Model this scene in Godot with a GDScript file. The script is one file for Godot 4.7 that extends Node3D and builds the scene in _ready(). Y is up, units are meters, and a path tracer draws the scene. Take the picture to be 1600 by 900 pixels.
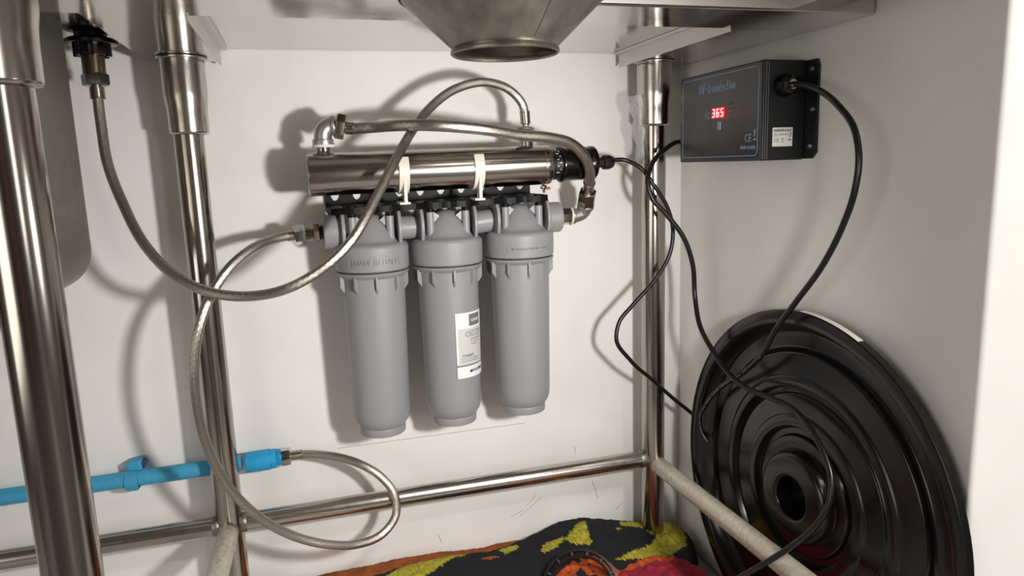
extends Node3D
# Under a steel kitchen table: three grey water filter housings and a UV lamp on a white wall. y up, metres, floor near y = 0, back wall at z = 0.

var M := {}
var used := {}
var rng := RandomNumberGenerator.new()

# ------------------------------------------------------------------ mesh helpers
func begin() -> SurfaceTool:
	var st := SurfaceTool.new()
	st.begin(Mesh.PRIMITIVE_TRIANGLES)
	return st

func tri(st: SurfaceTool, p: Array, n: Array, uv: Array, col := Color.WHITE) -> void:
	var a: Vector3 = p[0]; var b: Vector3 = p[1]; var c: Vector3 = p[2]
	var g := (c - a).cross(b - a)
	if g.length_squared() < 1e-20:
		return
	var s: Vector3 = n[0] + n[1] + n[2]
	var order := [0, 1, 2] if g.dot(s) >= 0.0 else [0, 2, 1]
	for i in order:
		st.set_color(col)
		st.set_normal(n[i])
		st.set_uv(uv[i])
		st.add_vertex(p[i])

func quad(st: SurfaceTool, p: Array, n: Array, uv: Array, col := Color.WHITE) -> void:
	tri(st, [p[0], p[1], p[2]], [n[0], n[1], n[2]], [uv[0], uv[1], uv[2]], col)
	tri(st, [p[0], p[2], p[3]], [n[0], n[2], n[3]], [uv[0], uv[2], uv[3]], col)

const UV4 := [Vector2(0, 0), Vector2(1, 0), Vector2(1, 1), Vector2(0, 1)]

# Profile of (radius, height) from bottom to top, turned round the local y axis.
func lathe(st: SurfaceTool, prof: Array, segs := 40, xf := Transform3D.IDENTITY, a0 := 0.0, a1 := TAU, flat := false) -> void:
	var k := prof.size()
	var sn := []
	for i in k - 1:
		var d: Vector2 = prof[i + 1] - prof[i]
		sn.append(Vector2(d.y, -d.x).normalized())
	for i in k - 1:
		var d: Vector2 = prof[i + 1] - prof[i]
		if d.length() < 1e-7:
			continue
		var n0: Vector2 = sn[i]
		var n1: Vector2 = sn[i]
		if i > 0 and sn[i - 1].dot(sn[i]) > 0.6:
			n0 = (sn[i - 1] * (prof[i] - prof[i - 1]).length() + sn[i] * d.length()).normalized()
		if i < k - 2 and sn[i + 1].dot(sn[i]) > 0.6:
			n1 = (sn[i + 1] * (prof[i + 2] - prof[i + 1]).length() + sn[i] * d.length()).normalized()
		for j in segs:
			var t0 := a0 + (a1 - a0) * j / segs
			var t1 := a0 + (a1 - a0) * (j + 1) / segs
			var m0 := t0 if not flat else (t0 + t1) * 0.5
			var m1 := t1 if not flat else m0
			var p := []
			var n := []
			for q in [[prof[i], t0, n0, m0], [prof[i], t1, n0, m1], [prof[i + 1], t1, n1, m1], [prof[i + 1], t0, n1, m0]]:
				p.append(xf * Vector3(q[0].x * sin(q[1]), q[0].y, q[0].x * cos(q[1])))
				n.append((xf.basis * Vector3(q[2].x * sin(q[3]), q[2].y, q[2].x * cos(q[3]))).normalized())
			var u0 := float(j) / segs
			var u1 := float(j + 1) / segs
			var v0 := float(i) / (k - 1)
			var v1 := float(i + 1) / (k - 1)
			quad(st, p, n, [Vector2(u0, v0), Vector2(u1, v0), Vector2(u1, v1), Vector2(u0, v1)])

# A frame at a whose y axis runs to b.
func axis(a: Vector3, b: Vector3) -> Transform3D:
	var y := (b - a).normalized()
	var h := Vector3.RIGHT if absf(y.x) < 0.9 else Vector3.BACK
	var z := h.cross(y).normalized()
	return Transform3D(y.cross(z), y, z, a)

func rod(st: SurfaceTool, a: Vector3, b: Vector3, r: float, segs := 24, ch := 0.0008) -> void:
	var l := a.distance_to(b)
	var c := minf(ch, minf(r, l) * 0.3)
	lathe(st, [Vector2(0, 0), Vector2(r - c, 0), Vector2(r, c), Vector2(r, l - c), Vector2(r - c, l), Vector2(0, l)], segs, axis(a, b))

func hexnut(st: SurfaceTool, a: Vector3, b: Vector3, r: float, turn := 0.0) -> void:
	var l := a.distance_to(b)
	var c := minf(0.0015, l * 0.15)
	lathe(st, [Vector2(0, 0), Vector2(r - c, 0), Vector2(r, c), Vector2(r, l - c), Vector2(r - c, l), Vector2(0, l)], 6, axis(a, b) * Transform3D(Basis(Vector3.UP, turn), Vector3.ZERO), 0.0, TAU, true)

func thread(st: SurfaceTool, a: Vector3, b: Vector3, r: float, pitch := 0.0016) -> void:
	var l := a.distance_to(b)
	var n := int(l / pitch)
	var prof := [Vector2(0, 0)]
	for i in n:
		prof.append(Vector2(r * 0.93, l * i / n))
		prof.append(Vector2(r, l * (i + 0.5) / n))
	prof.append(Vector2(r * 0.93, l))
	prof.append(Vector2(0, l))
	lathe(st, prof, 24, axis(a, b))

func spline(ctrl: Array, sub := 12) -> PackedVector3Array:
	var o := PackedVector3Array()
	var k := ctrl.size()
	for i in k - 1:
		var a: Vector3 = ctrl[i]; var b: Vector3 = ctrl[i + 1]
		var p: Vector3 = ctrl[i - 1] if i > 0 else a * 2.0 - b
		var q: Vector3 = ctrl[i + 2] if i < k - 2 else b * 2.0 - a
		for s in sub:
			var t := float(s) / sub
			# centripetal-like: tangents scaled by the spans
			var d0 := maxf((a - p).length(), 1e-5); var d1 := maxf((b - a).length(), 1e-5); var d2 := maxf((q - b).length(), 1e-5)
			var m0 := ((a - p) / d0 * d1 + (b - a) / d1 * d0) / (d0 + d1) * d1
			var m1 := ((b - a) / d1 * d2 + (q - b) / d2 * d1) / (d1 + d2) * d1
			var t2 := t * t; var t3 := t2 * t
			o.append(a * (2 * t3 - 3 * t2 + 1) + m0 * (t3 - 2 * t2 + t) + b * (-2 * t3 + 3 * t2) + m1 * (t3 - t2))
	o.append(ctrl[k - 1])
	return o

func tube(st: SurfaceTool, pts: PackedVector3Array, r: float, sides := 18, vper := 40.0, caps := true) -> void:
	var k := pts.size()
	var t := (pts[1] - pts[0]).normalized()
	var u := t.cross(Vector3.BACK if absf(t.z) < 0.9 else Vector3.UP).normalized()
	var rings := []
	var along := 0.0
	for i in k:
		var tn := t
		if i == k - 1:
			tn = (pts[i] - pts[i - 1]).normalized()
		elif i > 0:
			tn = (pts[i + 1] - pts[i - 1]).normalized()
		u = (u - tn * u.dot(tn)).normalized()
		var w := tn.cross(u)
		if i > 0:
			along += pts[i].distance_to(pts[i - 1])
		var ring := []
		for j in sides + 1:
			var a := TAU * j / sides
			var n := u * cos(a) + w * sin(a)
			ring.append([pts[i] + n * r, n, Vector2(float(j) / sides, along * vper)])
		rings.append(ring)
	for i in k - 1:
		for j in sides:
			var q := [rings[i][j], rings[i][j + 1], rings[i + 1][j + 1], rings[i + 1][j]]
			quad(st, [q[0][0], q[1][0], q[2][0], q[3][0]], [q[0][1], q[1][1], q[2][1], q[3][1]], [q[0][2], q[1][2], q[2][2], q[3][2]])
	if caps:
		for e in [0, k - 1]:
			var o := (pts[0] - pts[1]).normalized() if e == 0 else (pts[k - 1] - pts[k - 2]).normalized()
			for j in sides:
				tri(st, [pts[e], rings[e][j][0], rings[e][j + 1][0]], [o, o, o], [Vector2.ZERO, Vector2.ZERO, Vector2.ZERO])

# Box with rounded edges.
func rbox(st: SurfaceTool, size: Vector3, r: float, xf := Transform3D.IDENTITY, seg := 2) -> void:
	var h := size * 0.5
	r = minf(r, minf(h.x, minf(h.y, h.z)) * 0.98)
	for ax in 3:
		var b := (ax + 1) % 3
		var c := (ax + 2) % 3
		var gb := []
		var gc := []
		for s in seg + 1:
			gb.append(-h[b] + r * s / seg)
			gc.append(-h[c] + r * s / seg)
		for s in seg + 1:
			gb.append(h[b] - r + r * s / seg)
			gc.append(h[c] - r + r * s / seg)
		for sg in [-1.0, 1.0]:
			var pts := []
			for i in gb.size():
				var row := []
				for j in gc.size():
					var p := Vector3.ZERO
					p[ax] = h[ax] * sg
					p[b] = gb[i]
					p[c] = gc[j]
					var inn := p.clamp(-h + Vector3.ONE * r, h - Vector3.ONE * r)
					var n := (p - inn).normalized()
					row.append([xf * (inn + n * r), (xf.basis * n).normalized(), Vector2(gb[i], gc[j]) * 4.0])
				pts.append(row)
			for i in gb.size() - 1:
				for j in gc.size() - 1:
					var q := [pts[i][j], pts[i + 1][j], pts[i + 1][j + 1], pts[i][j + 1]]
					quad(st, [q[0][0], q[1][0], q[2][0], q[3][0]], [q[0][1], q[1][1], q[2][1], q[3][1]], [q[0][2], q[1][2], q[2][2], q[3][2]])

func boxat(st: SurfaceTool, lo: Vector3, hi: Vector3, r := 0.001) -> void:
	rbox(st, hi - lo, r, Transform3D(Basis.IDENTITY, (lo + hi) * 0.5))

# A polygon in local xy, thick along local z.
func extrude(st: SurfaceTool, poly: PackedVector2Array, depth: float, xf := Transform3D.IDENTITY) -> void:
	var idx := Geometry2D.triangulate_polygon(poly)
	for side in [0.0, 1.0]:
		var n := (xf.basis * Vector3(0, 0, 1.0 if side > 0.5 else -1.0)).normalized()
		for i in range(0, idx.size(), 3):
			var p := []
			for j in 3:
				var v := poly[idx[i + j]]
				p.append(xf * Vector3(v.x, v.y, depth * side))
			tri(st, p, [n, n, n], [Vector2.ZERO, Vector2.ZERO, Vector2.ZERO])
	var ccw := not Geometry2D.is_polygon_clockwise(poly)
	for i in poly.size():
		var a := poly[i]
		var b := poly[(i + 1) % poly.size()]
		var d := (b - a).normalized()
		var o := Vector2(d.y, -d.x)
		if Geometry2D.is_point_in_polygon((a + b) * 0.5 + o * 0.0001, poly):
			o = -o
		var n := (xf.basis * Vector3(o.x, o.y, 0)).normalized()
		quad(st, [xf * Vector3(a.x, a.y, 0), xf * Vector3(b.x, b.y, 0), xf * Vector3(b.x, b.y, depth), xf * Vector3(a.x, a.y, depth)], [n, n, n, n], UV4)

# Lettering: flat on a frame, or wrapped round a cylinder of radius bend whose axis is the frame's y.
func lettering(st: SurfaceTool, what: String, height: float, xf: Transform3D, depth := 0.0004, bend := 0.0, font := "Droid Sans", width := 0.0, bold := false) -> void:
	var tm := TextMesh.new()
	var f := SystemFont.new()
	f.font_names = PackedStringArray([font])
	if bold:
		f.font_weight = 700
	tm.font = f
	tm.text = what
	tm.font_size = 32
	tm.pixel_size = 0.01
	tm.depth = 0.05
	var arr := tm.surface_get_arrays(0)
	var vs: PackedVector3Array = arr[Mesh.ARRAY_VERTEX]
	var ns: PackedVector3Array = arr[Mesh.ARRAY_NORMAL]
	var ix = arr[Mesh.ARRAY_INDEX]
	var lo := Vector3.INF
	var hi := -Vector3.INF
	for v in vs:
		lo = lo.min(v); hi = hi.max(v)
	var sy := height / maxf(hi.y - lo.y, 1e-6)
	var sx := sy if width == 0.0 else width / maxf(hi.x - lo.x, 1e-6)
	var mid := (lo + hi) * 0.5
	var cnt: int = ix.size() if ix != null else vs.size()
	for i in range(0, cnt, 3):
		var p := []
		var n := []
		for j in 3:
			var k: int = ix[i + j] if ix != null else i + j
			var v := vs[k] - mid
			var q := Vector3(v.x * sx, v.y * sy, (v.z / 0.05 + 0.5) * depth)
			var m := ns[k]
			if bend > 0.0:
				var a := q.x / bend
				var rr := bend + q.z
				q = Vector3(rr * sin(a), q.y, rr * cos(a))
				m = Vector3(m.z * sin(a) + m.x * cos(a), m.y, m.z * cos(a) - m.x * sin(a))
			p.append(xf * q)
			n.append((xf.basis * m).normalized())
		tri(st, p, n, [Vector2.ZERO, Vector2.ZERO, Vector2.ZERO])

# Pen strokes: thin raised ribbons along polylines in local xy.
func strokes(st: SurfaceTool, lines: Array, w: float, xf: Transform3D, thick := 0.0003) -> void:
	for l in lines:
		for i in l.size() - 1:
			var a: Vector2 = l[i]
			var b: Vector2 = l[i + 1]
			var d := (b - a).normalized() * w * 0.5
			var o := Vector2(-d.y, d.x)
			extrude(st, PackedVector2Array([a - d * 0.6 + o, b + d * 0.6 + o, b + d * 0.6 - o, a - d * 0.6 - o]), thick, xf)

# ------------------------------------------------------------------ scene helpers
func part(called: String, st: SurfaceTool, m: Material, parent: Node = self, label := "") -> MeshInstance3D:
	var o := MeshInstance3D.new()
	o.mesh = st.commit()
	o.material_override = m
	o.name = numbered(called) if parent == self else called
	if label:
		o.set_meta("label", label)
	parent.add_child(o, true)
	return o

func numbered(called: String) -> String:
	used[called] = used.get(called, -1) + 1
	return called if used[called] == 0 else "%s_%03d" % [called, used[called]]

func tag(o: Node3D, label: String, category: String, group := "") -> Node3D:
	o.set_meta("label", label)
	o.set_meta("category", category)
	if group:
		o.set_meta("group", group)
	return o

func thing(called: String, label: String, category: String, at := Vector3.ZERO, group := "") -> Node3D:
	var o := Node3D.new()
	o.name = numbered(called)
	add_child(o)
	o.position = at
	return tag(o, label, category, group)

# Moves a finished part so that its thing's origin may lie elsewhere: shapes are built in world axes.
func local(o: Node3D) -> Transform3D:
	return Transform3D(Basis.IDENTITY, -o.position)

func wpart(called: String, st: SurfaceTool, m: Material, parent: Node3D, label := "") -> MeshInstance3D:
	var o := part(called, st, m, parent, label)
	o.position = -parent.position
	return o

func sub(called: String, st: SurfaceTool, m: Material, parent: Node3D, label := "") -> MeshInstance3D:
	return part(called, st, m, parent, label)

func struct(called: String, st: SurfaceTool, m: Material, label: String, category: String) -> MeshInstance3D:
	var o := part(called, st, m)
	o.set_meta("kind", "structure")
	tag(o, label, category)
	return o

# ------------------------------------------------------------------ materials
func mat(c: Color, rough := 0.5, metal := 0.0) -> StandardMaterial3D:
	var m := StandardMaterial3D.new()
	m.albedo_color = c
	m.roughness = rough
	m.metallic = metal
	return m

func noise_tex(freq: float, lo: Color, hi: Color, sd := 1, size := 512, oct := 4, stretch := Vector2.ONE) -> ImageTexture:
	var fn := FastNoiseLite.new()
	fn.seed = sd
	fn.noise_type = FastNoiseLite.TYPE_SIMPLEX_SMOOTH
	fn.frequency = freq
	fn.fractal_octaves = oct
	var im := Image.create(size, size, false, Image.FORMAT_RGB8)
	# four noises blended so that the edges meet
	for y in size:
		for x in size:
			var u := float(x) / size
			var v := float(y) / size
			var px := x * stretch.x
			var py := y * stretch.y
			var sxx := size * stretch.x
			var syy := size * stretch.y
			var a := fn.get_noise_2d(px, py) * (1 - u) * (1 - v) + fn.get_noise_2d(px - sxx, py) * u * (1 - v) + fn.get_noise_2d(px, py - syy) * (1 - u) * v + fn.get_noise_2d(px - sxx, py - syy) * u * v
			im.set_pixel(x, y, lo.lerp(hi, clampf(a * 0.8 + 0.5, 0, 1)))
	im.generate_mipmaps()
	return ImageTexture.create_from_image(im)

func grey(v: float) -> Color:
	return Color(v, v, v)

func tri_map(m: StandardMaterial3D, scale: float) -> void:
	m.uv1_triplanar = true
	m.uv1_scale = Vector3.ONE * scale

func braid(as_height: bool) -> ImageTexture:
	var s := 64
	var im := Image.create(s, s, false, Image.FORMAT_RGB8)
	for y in s:
		for x in s:
			var u := float(x) / s
			var v := float(y) / s
			var a := fposmod(u + v, 1.0)
			var b := fposmod(u - v, 1.0)
			var over := fposmod(floor(a * 2.0) + floor(b * 2.0), 2.0) < 1.0
			var c := fposmod(a * 2.0, 1.0) if over else fposmod(b * 2.0, 1.0)
			var along := fposmod(b * 2.0, 1.0) if over else fposmod(a * 2.0, 1.0)
			var strand := absf(sin(c * PI * 3.0))
			var hgt := strand * 0.45 + sin(along * PI) * 0.55
			if as_height:
				im.set_pixel(x, y, grey(hgt))
			else:
				im.set_pixel(x, y, Color(0.34, 0.33, 0.315).lerp(Color(0.88, 0.865, 0.845), clampf(hgt * 1.15, 0, 1)))
	im.generate_mipmaps()
	return ImageTexture.create_from_image(im)

func make_materials() -> void:
	var blotch := noise_tex(0.012, Color(0.925, 0.915, 0.90), Color(0.95, 0.942, 0.93), 3)
	var fine := noise_tex(0.09, grey(0.35), grey(0.65), 5)
	var leather := noise_tex(0.16, grey(0.2), grey(0.8), 7, 512, 3)
	var streak := noise_tex(0.02, grey(0.6), grey(1.0), 9, 512, 3, Vector2(0.15, 3.0))
	var smear := noise_tex(0.014, grey(0.78), grey(1.0), 12, 512, 3)
	var w := mat(Color.WHITE, 0.75)
	w.albedo_texture = blotch
	tri_map(w, 1.3)
	w.heightmap_enabled = true
	w.heightmap_texture = fine
	w.heightmap_scale = 0.03
	M.wall = w
	M.room = mat(Color(0.34, 0.31, 0.29), 0.7)
	M.dark_room = mat(Color(0.13, 0.115, 0.11), 0.6)
	M.room_door = mat(Color(0.36, 0.20, 0.16), 0.5)
	M.ceiling = mat(Color(0.72, 0.70, 0.67), 0.8)
	M.floor = mat(Color(0.62, 0.61, 0.6), 0.55)
	M.dark_floor = mat(Color(0.24, 0.225, 0.215), 0.5)
	var under := mat(Color(0.80, 0.785, 0.765), 0.15, 1.0)
	under.roughness_texture = streak
	tri_map(under, 2.2)
	M.sheet = under
	var st := mat(Color(0.74, 0.72, 0.69), 0.25, 1.0)
	st.roughness_texture = smear
	tri_map(st, 5.0)
	M.steel = st
	M.brushed = mat(Color(0.82, 0.81, 0.79), 0.42, 0.7)
	var pol := mat(Color(0.69, 0.665, 0.63), 0.18, 1.0)
	M.polished = pol
	var rl := mat(Color(0.76, 0.735, 0.70), 0.26, 1.0)
	rl.roughness_texture = smear
	tri_map(rl, 9.0)
	M.rail = rl
	var satin := mat(Color(0.60, 0.585, 0.555), 0.5, 1.0)
	satin.roughness_texture = smear
	tri_map(satin, 4.0)
	M.satin = satin
	var cone := mat(Color(0.80, 0.785, 0.76), 0.45, 1.0)
	cone.roughness_texture = smear
	cone.albedo_texture = noise_tex(0.012, Color(0.62, 0.6, 0.57), Color(0.95, 0.94, 0.92), 21)
	tri_map(cone, 6.0)
	M.cone = cone
	var dusty := mat(Color(0.88, 0.86, 0.82), 0.5, 0.45)
	dusty.albedo_texture = noise_tex(0.03, Color(0.78, 0.75, 0.7), Color(1, 1, 0.98), 31)
	dusty.roughness_texture = smear
	tri_map(dusty, 6.0)
	M.dusty = dusty
	var br := mat(Color(0.95, 0.93, 0.9), 0.25, 1.0)
	br.albedo_texture = braid(false)
	br.heightmap_enabled = true
	br.heightmap_texture = braid(true)
	br.heightmap_scale = 0.025
	br.uv1_scale = Vector3(9, 1.6, 1)
	M.braid = br
	M.nickel = mat(Color(0.70, 0.66, 0.60), 0.24, 1.0)
	M.chrome = mat(Color(0.80, 0.80, 0.80), 0.1, 1.0)
	M.cast = mat(Color(0.72, 0.71, 0.69), 0.38, 0.9)
	M.dark_nut = mat(Color(0.46, 0.46, 0.47), 0.28, 0.95)
	M.tape = mat(Color(0.88, 0.88, 0.87), 0.6)
	M.brass = mat(Color(0.72, 0.56, 0.26), 0.25, 1.0)
	var gp := mat(Color(0.575, 0.577, 0.585), 0.40)
	gp.heightmap_enabled = true
	gp.heightmap_texture = leather
	gp.heightmap_scale = 0.035
	tri_map(gp, 16.0)
	M.grey = gp
	M.grey_smooth = mat(Color(0.575, 0.577, 0.585), 0.40)
	M.seam = mat(Color(0.05, 0.05, 0.05), 0.6)
	M.black = mat(Color(0.05, 0.05, 0.055), 0.45)
	M.black_gloss = mat(Color(0.03, 0.03, 0.032), 0.22)
	var bx := mat(Color(0.085, 0.09, 0.1), 0.42)
	M.case = bx
	M.bracket = mat(Color(0.035, 0.035, 0.038), 0.5)
	M.bracket.metallic_specular = 0.32
	var lab := mat(Color(0.22, 0.215, 0.21), 0.32)
	lab.albedo_texture = noise_tex(0.008, grey(0.8), grey(1.0), 41)
	tri_map(lab, 4.0)
	M.panel = lab
	M.ink_blue = mat(Color(0.52, 0.61, 0.74), 0.5)
	M.ink_pale = mat(Color(0.52, 0.57, 0.64), 0.5)
	M.ink_grey = mat(Color(0.34, 0.34, 0.35), 0.5)
	var rd := mat(Color(0.5, 0.02, 0.06), 0.3)
	rd.emission_enabled = true
	rd.emission = Color(0.9, 0.02, 0.10)
	rd.emission_energy_multiplier = 0.6
	M.red_glow = rd
	var dg := mat(Color(1, 0.9, 0.9), 0.3)
	dg.emission_enabled = true
	dg.emission = Color(1.0, 0.72, 0.74)
	dg.emission_energy_multiplier = 1.3
	M.digit = dg
	M.paper = mat(Color(0.93, 0.925, 0.91), 0.55)
	M.print = mat(Color(0.22, 0.22, 0.23), 0.6)
	M.print_pale = mat(Color(0.55, 0.55, 0.55), 0.6)
	M.print_blue = mat(Color(0.10, 0.16, 0.42), 0.5)
	M.band = mat(Color(0.45, 0.45, 0.46), 0.5)
	M.label_grey = mat(Color(0.80, 0.795, 0.78), 0.5)
	M.clip = mat(Color(0.90, 0.88, 0.83), 0.4)
	M.red_wire = mat(Color(0.65, 0.07, 0.03), 0.4)
	var cb := mat(Color(0.05, 0.048, 0.048), 0.36)
	M.cable = cb
	var bl := mat(Color(0.28, 0.66, 0.82), 0.5)
	bl.albedo_texture = noise_tex(0.02, Color(0.82, 0.9, 0.93), Color(1, 1, 1), 51)
	tri_map(bl, 8.0)
	M.pipe = bl
	M.dark_blue = mat(Color(0.10, 0.28, 0.42), 0.5)
	M.coupling = mat(Color(0.14, 0.62, 0.83), 0.45)
	var lid := mat(Color(0.05, 0.05, 0.052), 0.27)
	lid.roughness_texture = noise_tex(0.02, grey(0.7), grey(1.0), 61)
	tri_map(lid, 4.0)
	M.lid = lid
	M.pencil = mat(Color(0.45, 0.44, 0.43), 0.9)
	M.scuff = mat(Color(0.80, 0.74, 0.67), 0.9)
	var film := mat(Color(0.93, 0.93, 0.94, 0.34), 0.4)
	film.transparency = BaseMaterial3D.TRANSPARENCY_ALPHA
	M.film = film
	var tw := mat(Color.WHITE, 0.95)
	tw.vertex_color_use_as_albedo = true
	tw.heightmap_enabled = true
	tw.heightmap_texture = noise_tex(0.30, grey(0.0), grey(1.0), 71, 256, 2)
	tw.heightmap_scale = 0.18
	tri_map(tw, 22.0)
	M.towel = tw
	var lamp := mat(Color.WHITE, 0.5)
	lamp.emission_enabled = true
	lamp.emission = Color(1.0, 0.97, 0.92)
	lamp.emission_energy_multiplier = 0.35
	M.lamp = lamp

# ------------------------------------------------------------------ the scene
func _ready() -> void:
	rng.seed = 11
	var cam := Camera3D.new()
	cam.name = "camera"
	cam.transform = Transform3D(Vector3(0.959014, -0.032005, 0.281544), Vector3(0.078663, 0.984616, -0.156022), Vector3(-0.272219, 0.171774, 0.946779), Vector3(0.000, 0.760, 1.220))
	cam.fov = 43.9518
	cam.near = 0.02
	cam.far = 30.0
	add_child(cam)
	cam.current = true
	var we := WorldEnvironment.new()
	we.name = "environment"
	var env := Environment.new()
	env.background_mode = Environment.BG_COLOR
	env.background_color = Color(0.30, 0.29, 0.28)
	env.tonemap_mode = Environment.TONE_MAPPER_LINEAR
	env.tonemap_exposure = 1.0
	env.sdfgi_enabled = true
	env.ssao_enabled = true
	env.ssil_enabled = true
	we.environment = env
	add_child(we)
	# the hand torch that lights the scene from the right of the camera
	var key := SpotLight3D.new()
	key.name = "torch_light"
	key.position = Vector3(0.42, 0.685, 0.98)
	key.look_at_from_position(key.position, Vector3(0.10, 0.52, 0.0))
	key.spot_angle = 50.0
	key.spot_angle_attenuation = 1.0
	key.spot_range = 8.0
	key.spot_attenuation = 2.0
	key.light_size = 0.035
	key.light_energy = 0.81
	key.light_color = Color(1.0, 0.99, 0.975)
	key.shadow_enabled = true
	add_child(key)
	var top := AreaLight3D.new()
	top.name = "ceiling_panel_light"
	top.area_size = Vector2(0.6, 0.6)
	top.position = Vector3(0.95, 2.54, 2.3)
	top.rotation_degrees = Vector3(-90, 0, 0)
	top.area_range = 10.0
	top.light_energy = 12.0
	top.light_color = Color(1.0, 0.985, 0.96)
	top.shadow_enabled = true
	add_child(top)
	var win := AreaLight3D.new()
	win.name = "window_light"
	win.area_size = Vector2(0.5, 1.0)
	win.position = Vector3(1.35, 0.98, 3.52)
	win.area_range = 10.0
	win.light_energy = 0.6
	win.light_color = Color(1.0, 0.985, 0.965)
	win.shadow_enabled = true
	add_child(win)
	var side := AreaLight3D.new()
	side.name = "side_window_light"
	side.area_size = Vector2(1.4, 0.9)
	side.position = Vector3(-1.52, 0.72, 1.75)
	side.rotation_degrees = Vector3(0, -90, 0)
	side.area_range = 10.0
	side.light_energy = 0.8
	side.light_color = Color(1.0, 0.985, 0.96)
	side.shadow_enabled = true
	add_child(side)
	make_materials()
	setting()
	table()
	filters()
	uv_lamp()
	hoses()
	controller()
	lid()
	cables()
	blue_pipe()
	towels()
	plastic_film()

func setting() -> void:
	var st := begin()
	boxat(st, Vector3(-1.7, -0.01, -0.1), Vector3(0.9, 2.6, 0.0), 0.0005)
	var wb := struct("wall_back", st, M.wall, "white painted wall behind the filter housings", "wall")
	st = begin()
	var a := Vector3(0.0257, 0.2807, 0.0000)
	var b := Vector3(0.3672, 0.2803, 0.0000)
	tube(st, PackedVector3Array([a, b]), 0.00035, 6)
	part("pencil_line", st, M.pencil, wb)
	var marks := begin()
	for q in [[Vector3(0.3859, 0.1348, 0.0000), Vector3(0.3647, 0.1148, 0.0000)], [Vector3(0.3961, 0.1278, 0.0000), Vector3(0.3513, 0.0961, 0.0000)], [Vector3(0.3594, 0.1079, 0.0000), Vector3(0.3335, 0.0967, 0.0000)]]:
		var wob: Vector3 = (q[0] + q[1]) * 0.5 + Vector3(0.003, 0.001, 0)
		tube(marks, spline([q[0], wob, q[1]], 6), 0.0008, 6)
	part("scuff_mark", marks, M.scuff, wb)
	marks = begin()
	for q in [[Vector3(0.4648, 0.2204, 0.0000), Vector3(0.4672, 0.2044, 0.0000)], [Vector3(0.5009, 0.1423, 0.0000), Vector3(0.5126, 0.1054, 0.0000)], [Vector3(0.1922, 0.0862, 0.0000), Vector3(0.1986, 0.0695, 0.0000)], [Vector3(0.5508, 0.0743, 0.0000), Vector3(0.5648, 0.0856, 0.0000)], [Vector3(0.0858, 0.3235, 0.0000), Vector3(0.0900, 0.3206, 0.0000)]]:
		tube(marks, spline([q[0], (q[0] + q[1]) * 0.5 + Vector3(0.001, 0, 0), q[1]], 4), 0.0004, 6)
	part("hairline_mark", marks, M.pencil, wb)
	st = begin()
	boxat(st, Vector3(0.69, -0.01, -0.05), Vector3(0.9, 2.6, 0.646), 0.006)
	struct("wall_right", st, M.wall, "white partition wall that carries the black control box", "wall")
	st = begin()
	boxat(st, Vector3(0.9, -0.01, -0.1), Vector3(2.3, 2.6, 0.0), 0.001)
	boxat(st, Vector3(2.2, -0.01, 0.0), Vector3(2.3, 2.6, 3.6), 0.001)
	struct("wall_side", st, M.room, "plain room wall beyond the partition", "wall")
	st = begin()
	boxat(st, Vector3(-1.7, -0.01, 0.0), Vector3(-1.6, 2.6, 3.6), 0.001)
	struct("wall_left", st, M.room, "plain room wall on the far left", "wall")
	st = begin()
	boxat(st, Vector3(-1.605, 0.27, 1.05), Vector3(-1.53, 1.17, 2.45), 0.002)
	var wl := struct("window_2", st, M.lamp, "low frosted window glowing in the left room wall", "window")
	for f in [[Vector3(-1.61, 0.21, 0.99), Vector3(-1.54, 1.23, 1.05)], [Vector3(-1.61, 0.21, 2.45), Vector3(-1.54, 1.23, 2.51)], [Vector3(-1.61, 0.21, 1.05), Vector3(-1.54, 0.27, 2.45)], [Vector3(-1.61, 1.17, 1.05), Vector3(-1.54, 1.23, 2.45)]]:
		st = begin()
		boxat(st, f[0], f[1], 0.003)
		sub("window_frame", st, M.ceiling, wl)
	st = begin()
	boxat(st, Vector3(-1.7, -0.01, 3.6), Vector3(2.3, 2.6, 3.7), 0.001)
	struct("wall_front", st, M.dark_room, "dark room wall behind the camera", "wall")
	st = begin()
	boxat(st, Vector3(-1.0, -0.01, 3.56), Vector3(-0.2, 2.0, 3.605), 0.004)
	struct("door_1", st, M.room_door, "reddish brown door in the wall behind the camera", "door")
	st = begin()
	boxat(st, Vector3(1.10, 0.48, 3.53), Vector3(1.60, 1.48, 3.605), 0.002)
	var wn := struct("window_1", st, M.lamp, "frosted window glowing in the wall behind the camera", "window")
	for f in [[Vector3(1.04, 0.42, 3.54), Vector3(1.10, 1.54, 3.61)], [Vector3(1.60, 0.42, 3.54), Vector3(1.66, 1.54, 3.61)], [Vector3(1.10, 0.42, 3.54), Vector3(1.60, 0.48, 3.61)], [Vector3(1.10, 1.48, 3.54), Vector3(1.60, 1.54, 3.61)]]:
		st = begin()
		boxat(st, f[0], f[1], 0.003)
		sub("window_frame", st, M.ceiling, wn)
	st = begin()
	boxat(st, Vector3(-1.7, -0.11, -0.1), Vector3(2.3, -0.01, 0.9), 0.0002)
	struct("floor", st, M.floor, "pale grey floor under the table", "floor")
	st = begin()
	boxat(st, Vector3(-1.7, -0.11, 0.9), Vector3(2.3, -0.01, 3.7), 0.0002)
	struct("floor", st, M.dark_floor, "dark floor of the room in front of the table", "floor")
	st = begin()
	boxat(st, Vector3(-1.7, 2.6, -0.1), Vector3(2.3, 2.7, 3.7), 0.001)
	struct("ceiling", st, M.ceiling, "plain pale ceiling of the room", "ceiling")
	st = begin()
	boxat(st, Vector3(0.65, 2.56, 2.0), Vector3(1.25, 2.598, 2.6), 0.004)
	tag(part("ceiling_light", st, M.lamp), "flat square ceiling light panel above the table front", "light")

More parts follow.
